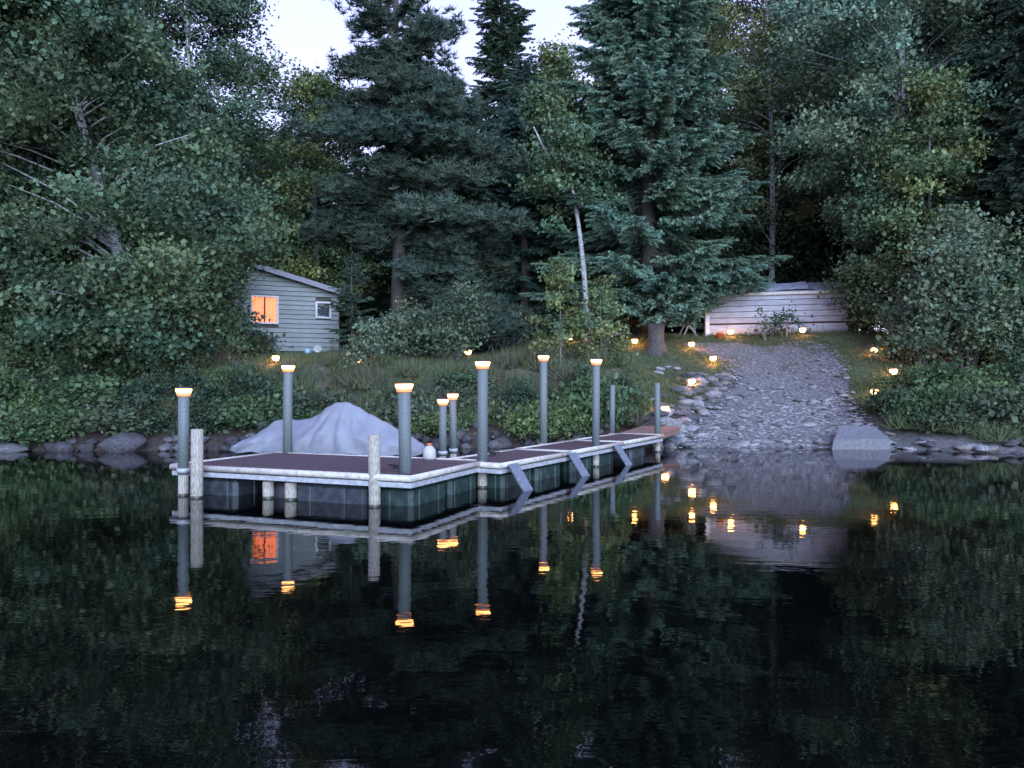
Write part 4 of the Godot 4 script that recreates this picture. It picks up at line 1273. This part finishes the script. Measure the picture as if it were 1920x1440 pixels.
func build_shed() -> void:
	var base := Vector3(10.97, 3.92, -32.35)
	var o := thing("shed", base, deg_to_rad(-15.0))
	tag(o, "long low white board shed with a rumpled tarp on its roof", "shed")
	var hw := 2.85
	clapboards(o, hw, 0.46, 1.66, 0.24, M.shed_board, [], func(_y: float): return hw)
	var wl := Shape.new()
	wl.box(Vector3(-hw, 0.42, -0.10), Vector3(hw, 1.66, -0.03))
	wl.box(Vector3(-hw, 0.42, -2.8), Vector3(-hw + 0.08, 1.55, -0.105))
	wl.box(Vector3(hw - 0.08, 0.42, -2.8), Vector3(hw, 1.55, -0.105))
	wl.box(Vector3(-hw, 0.42, -2.9), Vector3(hw, 2.2, -2.805))
	part("wall", wl.done(), M.dark_wood, o)
	# the skirting hung below, slightly bellied
	for i in 6:
		var x0 := lerpf(-hw, hw, i / 6.0) + 0.006
		var x1 := lerpf(-hw, hw, (i + 1) / 6.0) - 0.006
		var sk := Shape.new()
		var n := 6
		for k in n:
			var y0 := lerpf(0.40, -0.02 + 0.02 * (i % 2), float(k) / n)
			var y1 := lerpf(0.40, -0.02 + 0.02 * (i % 2), float(k + 1) / n)
			var z0 := 0.02 + 0.05 * sin(PI * k / n)
			var z1 := 0.02 + 0.05 * sin(PI * (k + 1) / n)
			sk.quad(Vector3(x0, y0, z0), Vector3(x1, y0, z0), Vector3(x1, y1, z1), Vector3(x0, y1, z1))
			sk.quad(Vector3(x0, y0, z0 - 0.012), Vector3(x1, y0, z0 - 0.012), Vector3(x1, y1, z1 - 0.012), Vector3(x0, y1, z1 - 0.012))
		part("skirt_panel", sk.done(true), M.shed_board[1], o)
	var sl := Shape.new()
	sl.box(Vector3(-hw, -0.5, -2.7), Vector3(hw, 0.38, -0.25))
	part("underframe", sl.done(), M.black, o)
	var tilt := atan2(0.66, 2.9)
	var rx := Transform3D(Basis.from_euler(Vector3(tilt, 0, 0)), Vector3(0, 1.71, 0.12))
	var r := Shape.new()
	r.box(Vector3(-hw - 0.12, 0, -3.2), Vector3(hw + 0.12, 0.05, 0.0), rx)
	part("roof", r.done(), M.roof, o)
	var fa := Shape.new()
	fa.box(Vector3(-hw - 0.12, 1.61, 0.10), Vector3(hw + 0.12, 1.725, 0.135), Transform3D.IDENTITY, 0.006)
	part("fascia", fa.done(), M.rail, o)
	var nz := FastNoiseLite.new()
	nz.seed = 12
	nz.frequency = 0.8
	var t := Shape.new()
	var g := []
	for i in 41:
		var row := []
		for j in 17:
			var x := lerpf(-hw - 0.1, 1.5, i / 40.0) + nz.get_noise_2d(j * 0.3, 9.0) * 0.3
			var z := lerpf(-3.0, -0.02, j / 16.0) + nz.get_noise_2d(i * 0.2, 3.0) * 0.12
			var y := 0.065 + 0.09 * absf(nz.get_noise_2d(x * 0.9, z * 2.2)) + 0.03 * sin(z * 9.0 + x * 2.0)
			row.append(rx * Vector3(x, maxf(y, 0.06), minf(z, -0.01)))
		g.append(row)
	for i in 40:
		for j in 16:
			t.quad(g[i][j], g[i][j + 1], g[i + 1][j + 1], g[i + 1][j])
	part("roof_tarp", t.done(true), M.tarp, o)
	# the small gabled hut behind
	var hb := thing("garden_hut", Vector3(9.95, ground(9.95, 37.0) + 0.75, -37.2), deg_to_rad(-20.0))
	tag(hb, "small weathered hut with a pale gable trim behind the white shed", "hut")
	var hs := Shape.new()
	hs.box(Vector3(-0.95, -1.2, -1.8), Vector3(0.95, 2.1, 0.0))
	part("wall", hs.done(), M.dark_wood, hb)
	for sd in [-1.0, 1.0]:
		var x := Transform3D(Basis.from_euler(Vector3(0, 0, -0.62 * sd)), Vector3(0, 2.85, 0))
		var rr := Shape.new()
		var a := 0.0 if sd > 0 else -1.45
		rr.box(Vector3(a, 0, -2.0), Vector3(a + 1.45, 0.07, 0.25), x)
		part("roof_slope", rr.done(), M.roof, hb)
		var tr := Shape.new()
		tr.box(Vector3(a, -0.16, 0.2), Vector3(a + 1.45, -0.004, 0.26), x)
		part("rake_board", tr.done(), M.white, hb)
	var gb := Shape.new()
	gb.tri(Vector3(-0.95, 2.1, -0.02), Vector3(0, 2.8, -0.02), Vector3(0.95, 2.1, -0.02))
	part("gable", gb.done(), M.grey_wood, hb)
	# the sawhorse and post by the shed's left end
	var sh := thing("sawhorse", on(7.75, 33.0), 0.25)
	tag(sh, "grey wooden sawhorse with crossed legs left of the shed", "sawhorse")
	for k in [[Vector3(-0.55, 0.0, 0.18), Vector3(0.05, 0.95, -0.1)], [Vector3(0.05, 0.0, 0.22), Vector3(-0.55, 0.95, -0.06)], [Vector3(-0.5, 0.0, -0.4), Vector3(-0.1, 0.95, -0.2)], [Vector3(0.3, 0.0, -0.4), Vector3(0.1, 0.95, -0.2)]]:
		var l := Shape.new()
		l.tube([k[0], k[1]], [0.035, 0.035], 4)
		part("leg", l.done(), M.grey_wood, sh)
	var bm := Shape.new()
	bm.box(Vector3(-0.95, 0.94, -0.2), Vector3(0.55, 1.02, -0.08))
	part("beam", bm.done(), M.grey_wood, sh)
	var gp := thing("gate_post", on(8.3, 32.9))
	tag(gp, "pale square post at the white shed's left end", "post")
	var ps := Shape.new()
	ps.box(Vector3(-0.09, -0.3, -0.09), Vector3(0.09, 1.35, 0.09), Transform3D.IDENTITY, 0.01)
	part("shaft", ps.done(), M.white, gp)
	var pot := thing("flower_pot", on(8.55, 31.75))
	tag(pot, "orange clay pot beside the path light at the shed's left end", "pot")
	var pp := Shape.new()
	pp.lathe([Vector2(0, 0), Vector2(0.10, 0), Vector2(0.14, 0.2), Vector2(0.16, 0.2), Vector2(0.16, 0.26), Vector2(0.13, 0.26), Vector2(0.12, 0.2), Vector2(0, 0.2)], 14)
	part("body", pp.done(true), M.orange, pot)

func build_yard() -> void:
	var st := thing("tree_stump", on(5.62, 30.2))
	tag(st, "tall grey tree stump beside a path light on the lawn", "stump")
	var s := Shape.new()
	s.lathe([Vector2(0.55, -0.2), Vector2(0.42, 0.05), Vector2(0.33, 0.3), Vector2(0.31, 0.7), Vector2(0.33, 1.05), Vector2(0.28, 1.1), Vector2(0, 1.08)], 14)
	for i in s.v.size():
		var a := atan2(s.v[i].z, s.v[i].x)
		var k := 1.0 + 0.09 * sin(a * 5.0) + 0.05 * sin(a * 9.0 + 1.0)
		s.v[i] = Vector3(s.v[i].x * k, s.v[i].y, s.v[i].z * k)
	part("trunk", s.done(true), M.bark, st)
	var lg := thing("fallen_log", on(4.3, 33.4, 0.08), 0.25)
	tag(lg, "pale fallen birch log lying right of the leaning birch", "log")
	var l := Shape.new()
	l.tube([Vector3(-0.85, 0, 0), Vector3(0, 0.03, 0.02), Vector3(0.85, 0.10, 0)], [0.09, 0.085, 0.07], 9)
	part("stem", l.done(true), M.birch, lg)
	var br := thing("driftwood", on(-11.35, 21.3, 0.0), 0.0)
	tag(br, "pale bare branch slanting from the thicket onto the left boulders", "branch")
	var b := Shape.new()
	b.tube([Vector3(0.35, 0.02, 0.5), Vector3(-0.1, 0.42, 0.15), Vector3(-0.5, 0.85, -0.2)], [0.02, 0.03, 0.035], 6)
	part("stem", b.done(true), M.grey_wood, br)
	# a bare pale branch hanging in front of the left trees
	var vine := thing("bare_branch", on(-13.6, 24.4), 0.0)
	tag(vine, "bare pale twisting stem in front of the left trees", "branch")
	var v := Shape.new()
	v.tube([Vector3(-0.5, -0.1, 0), Vector3(-0.1, 0.7, 0.3), Vector3(0.25, 1.1, 0.4), Vector3(0.35, 1.7, 0.4), Vector3(0.15, 2.3, 0.4), Vector3(0.05, 3.1, 0.3), Vector3(0.2, 4.0, 0.2)], [0.07, 0.065, 0.06, 0.055, 0.05, 0.045, 0.03], 7)
	part("stem", v.done(true), M.birch, vine)
	# the trailer half hidden behind the shrubs
	var t := thing("utility_trailer", on(-2.9, 31.8), 0.25)
	tag(t, "pale flat-topped trailer half hidden behind the grey-green shrubs", "trailer")
	var bx := Shape.new()
	bx.box(Vector3(-0.8, 0.55, -0.7), Vector3(0.8, 0.98, 0.7), Transform3D.IDENTITY, 0.03)
	part("box", bx.done(), M.dark_wood, t)
	var ld := Shape.new()
	ld.box(Vector3(-0.85, 0.99, -0.75), Vector3(0.85, 1.06, 0.75), Transform3D.IDENTITY, 0.02)
	part("lid", ld.done(), M.white, t)
	for sx in [-0.5, 0.5]:
		var w := Shape.new()
		w.lathe([Vector2(0, 0), Vector2(0.2, 0), Vector2(0.3, 0.03), Vector2(0.3, 0.15), Vector2(0.2, 0.18), Vector2(0, 0.18)], 18, Transform3D(Basis.from_euler(Vector3(PI / 2, 0, 0)), Vector3(sx, 0.3, 0.72)))
		part("wheel", w.done(true), M.black, t)
	# the jug on the deck
	var j := thing("plastic_jug", Vector3(-1.42, 0.452, -13.3), 0.3)
	tag(j, "white plastic jug with an orange cap on the dock by the cover's tail", "jug")
	var js := Shape.new()
	js.lathe([Vector2(0, 0), Vector2(0.10, 0), Vector2(0.115, 0.03), Vector2(0.11, 0.16), Vector2(0.06, 0.22), Vector2(0.035, 0.24), Vector2(0, 0.24)], 14)
	part("body", js.done(true), M.plastic, j)
	var jc := Shape.new()
	jc.lathe([Vector2(0, 0.241), Vector2(0.042, 0.241), Vector2(0.042, 0.275), Vector2(0, 0.278)], 12)
	part("cap", jc.done(true), M.orange, j)
	for c in [[-1.75, 11.75, "dark mooring cleat on the platform near its front right post"], [-0.35, 14.05, "dark mooring cleat on the walkway by the platform"]]:
		var k := thing("mooring_cleat", Vector3(c[0], 0.452, -c[1]), -0.38)
		tag(k, c[2], "cleat", "mooring cleats")
		var ks := Shape.new()
		ks.tube([Vector3(-0.14, 0.06, 0), Vector3(0, 0.05, 0), Vector3(0.14, 0.06, 0)], [0.012, 0.02, 0.012], 6)
		part("horn", ks.done(true), M.black, k)
		var kb := Shape.new()
		kb.box(Vector3(-0.05, 0, -0.025), Vector3(0.05, 0.04, 0.025))
		part("foot", kb.done(), M.black, k)

# ------------------------------------------------------------------
func _ready() -> void:
	noise.seed = 3
	noise.frequency = 0.05
	rng.seed = 1
	var cam := Camera3D.new()
	cam.name = "camera"
	add_child(cam)
	cam.position = Vector3(0, 1.7, 0)
	cam.rotation_degrees = Vector3(0.2, 0, 0)
	cam.fov = 52.8
	cam.near = 0.1
	cam.far = 600.0
	cam.current = true
	var we := WorldEnvironment.new()
	we.name = "world_environment"
	var env := Environment.new()
	env.background_mode = Environment.BG_SKY
	var sky := Sky.new()
	var sm := ProceduralSkyMaterial.new()
	sm.sky_top_color = lin(0.33, 0.41, 0.92)
	sm.sky_horizon_color = lin(0.80, 0.79, 1.0)
	sm.sky_curve = 0.25
	sm.ground_bottom_color = lin(0.03, 0.03, 0.035)
	sm.ground_horizon_color = lin(0.3, 0.32, 0.36)
	sm.sky_cover = noise_tex(0.012, [[0.4, Color(0, 0, 0)], [0.8, Color(0.45, 0.45, 0.48)]], 200, 1024, 5)
	sm.sky_cover_modulate = Color(0.5, 0.5, 0.5, 0.6)
	sky.sky_material = sm
	env.sky = sky
	env.background_energy_multiplier = 0.95
	env.tonemap_mode = Environment.TONE_MAPPER_LINEAR
	env.tonemap_exposure = 2.1
	env.sdfgi_enabled = true
	env.ssao_enabled = true
	env.ssil_enabled = true
	we.environment = env
	add_child(we)
	var sun := DirectionalLight3D.new()
	sun.name = "sun"
	sun.light_energy = 1.1
	sun.light_color = Color(0.78, 0.87, 1.0)
	sun.light_angular_distance = 55.0
	sun.shadow_enabled = true
	sun.sky_mode = DirectionalLight3D.SKY_MODE_LIGHT_ONLY
	sun.rotation_degrees = Vector3(-17, 15, 0)
	add_child(sun)
	make_materials()
	make_sprigs()
	build_ground()
	build_cottage()
	build_shed()
	build_ramp()
	build_dock()
	build_watercraft()
	print("trees ", Time.get_ticks_msec())
	build_trees()
	print("shrubs ", Time.get_ticks_msec())
	build_shrubs()
	build_stones()
	build_yard()
	build_path_lights()
	print("done ", Time.get_ticks_msec())
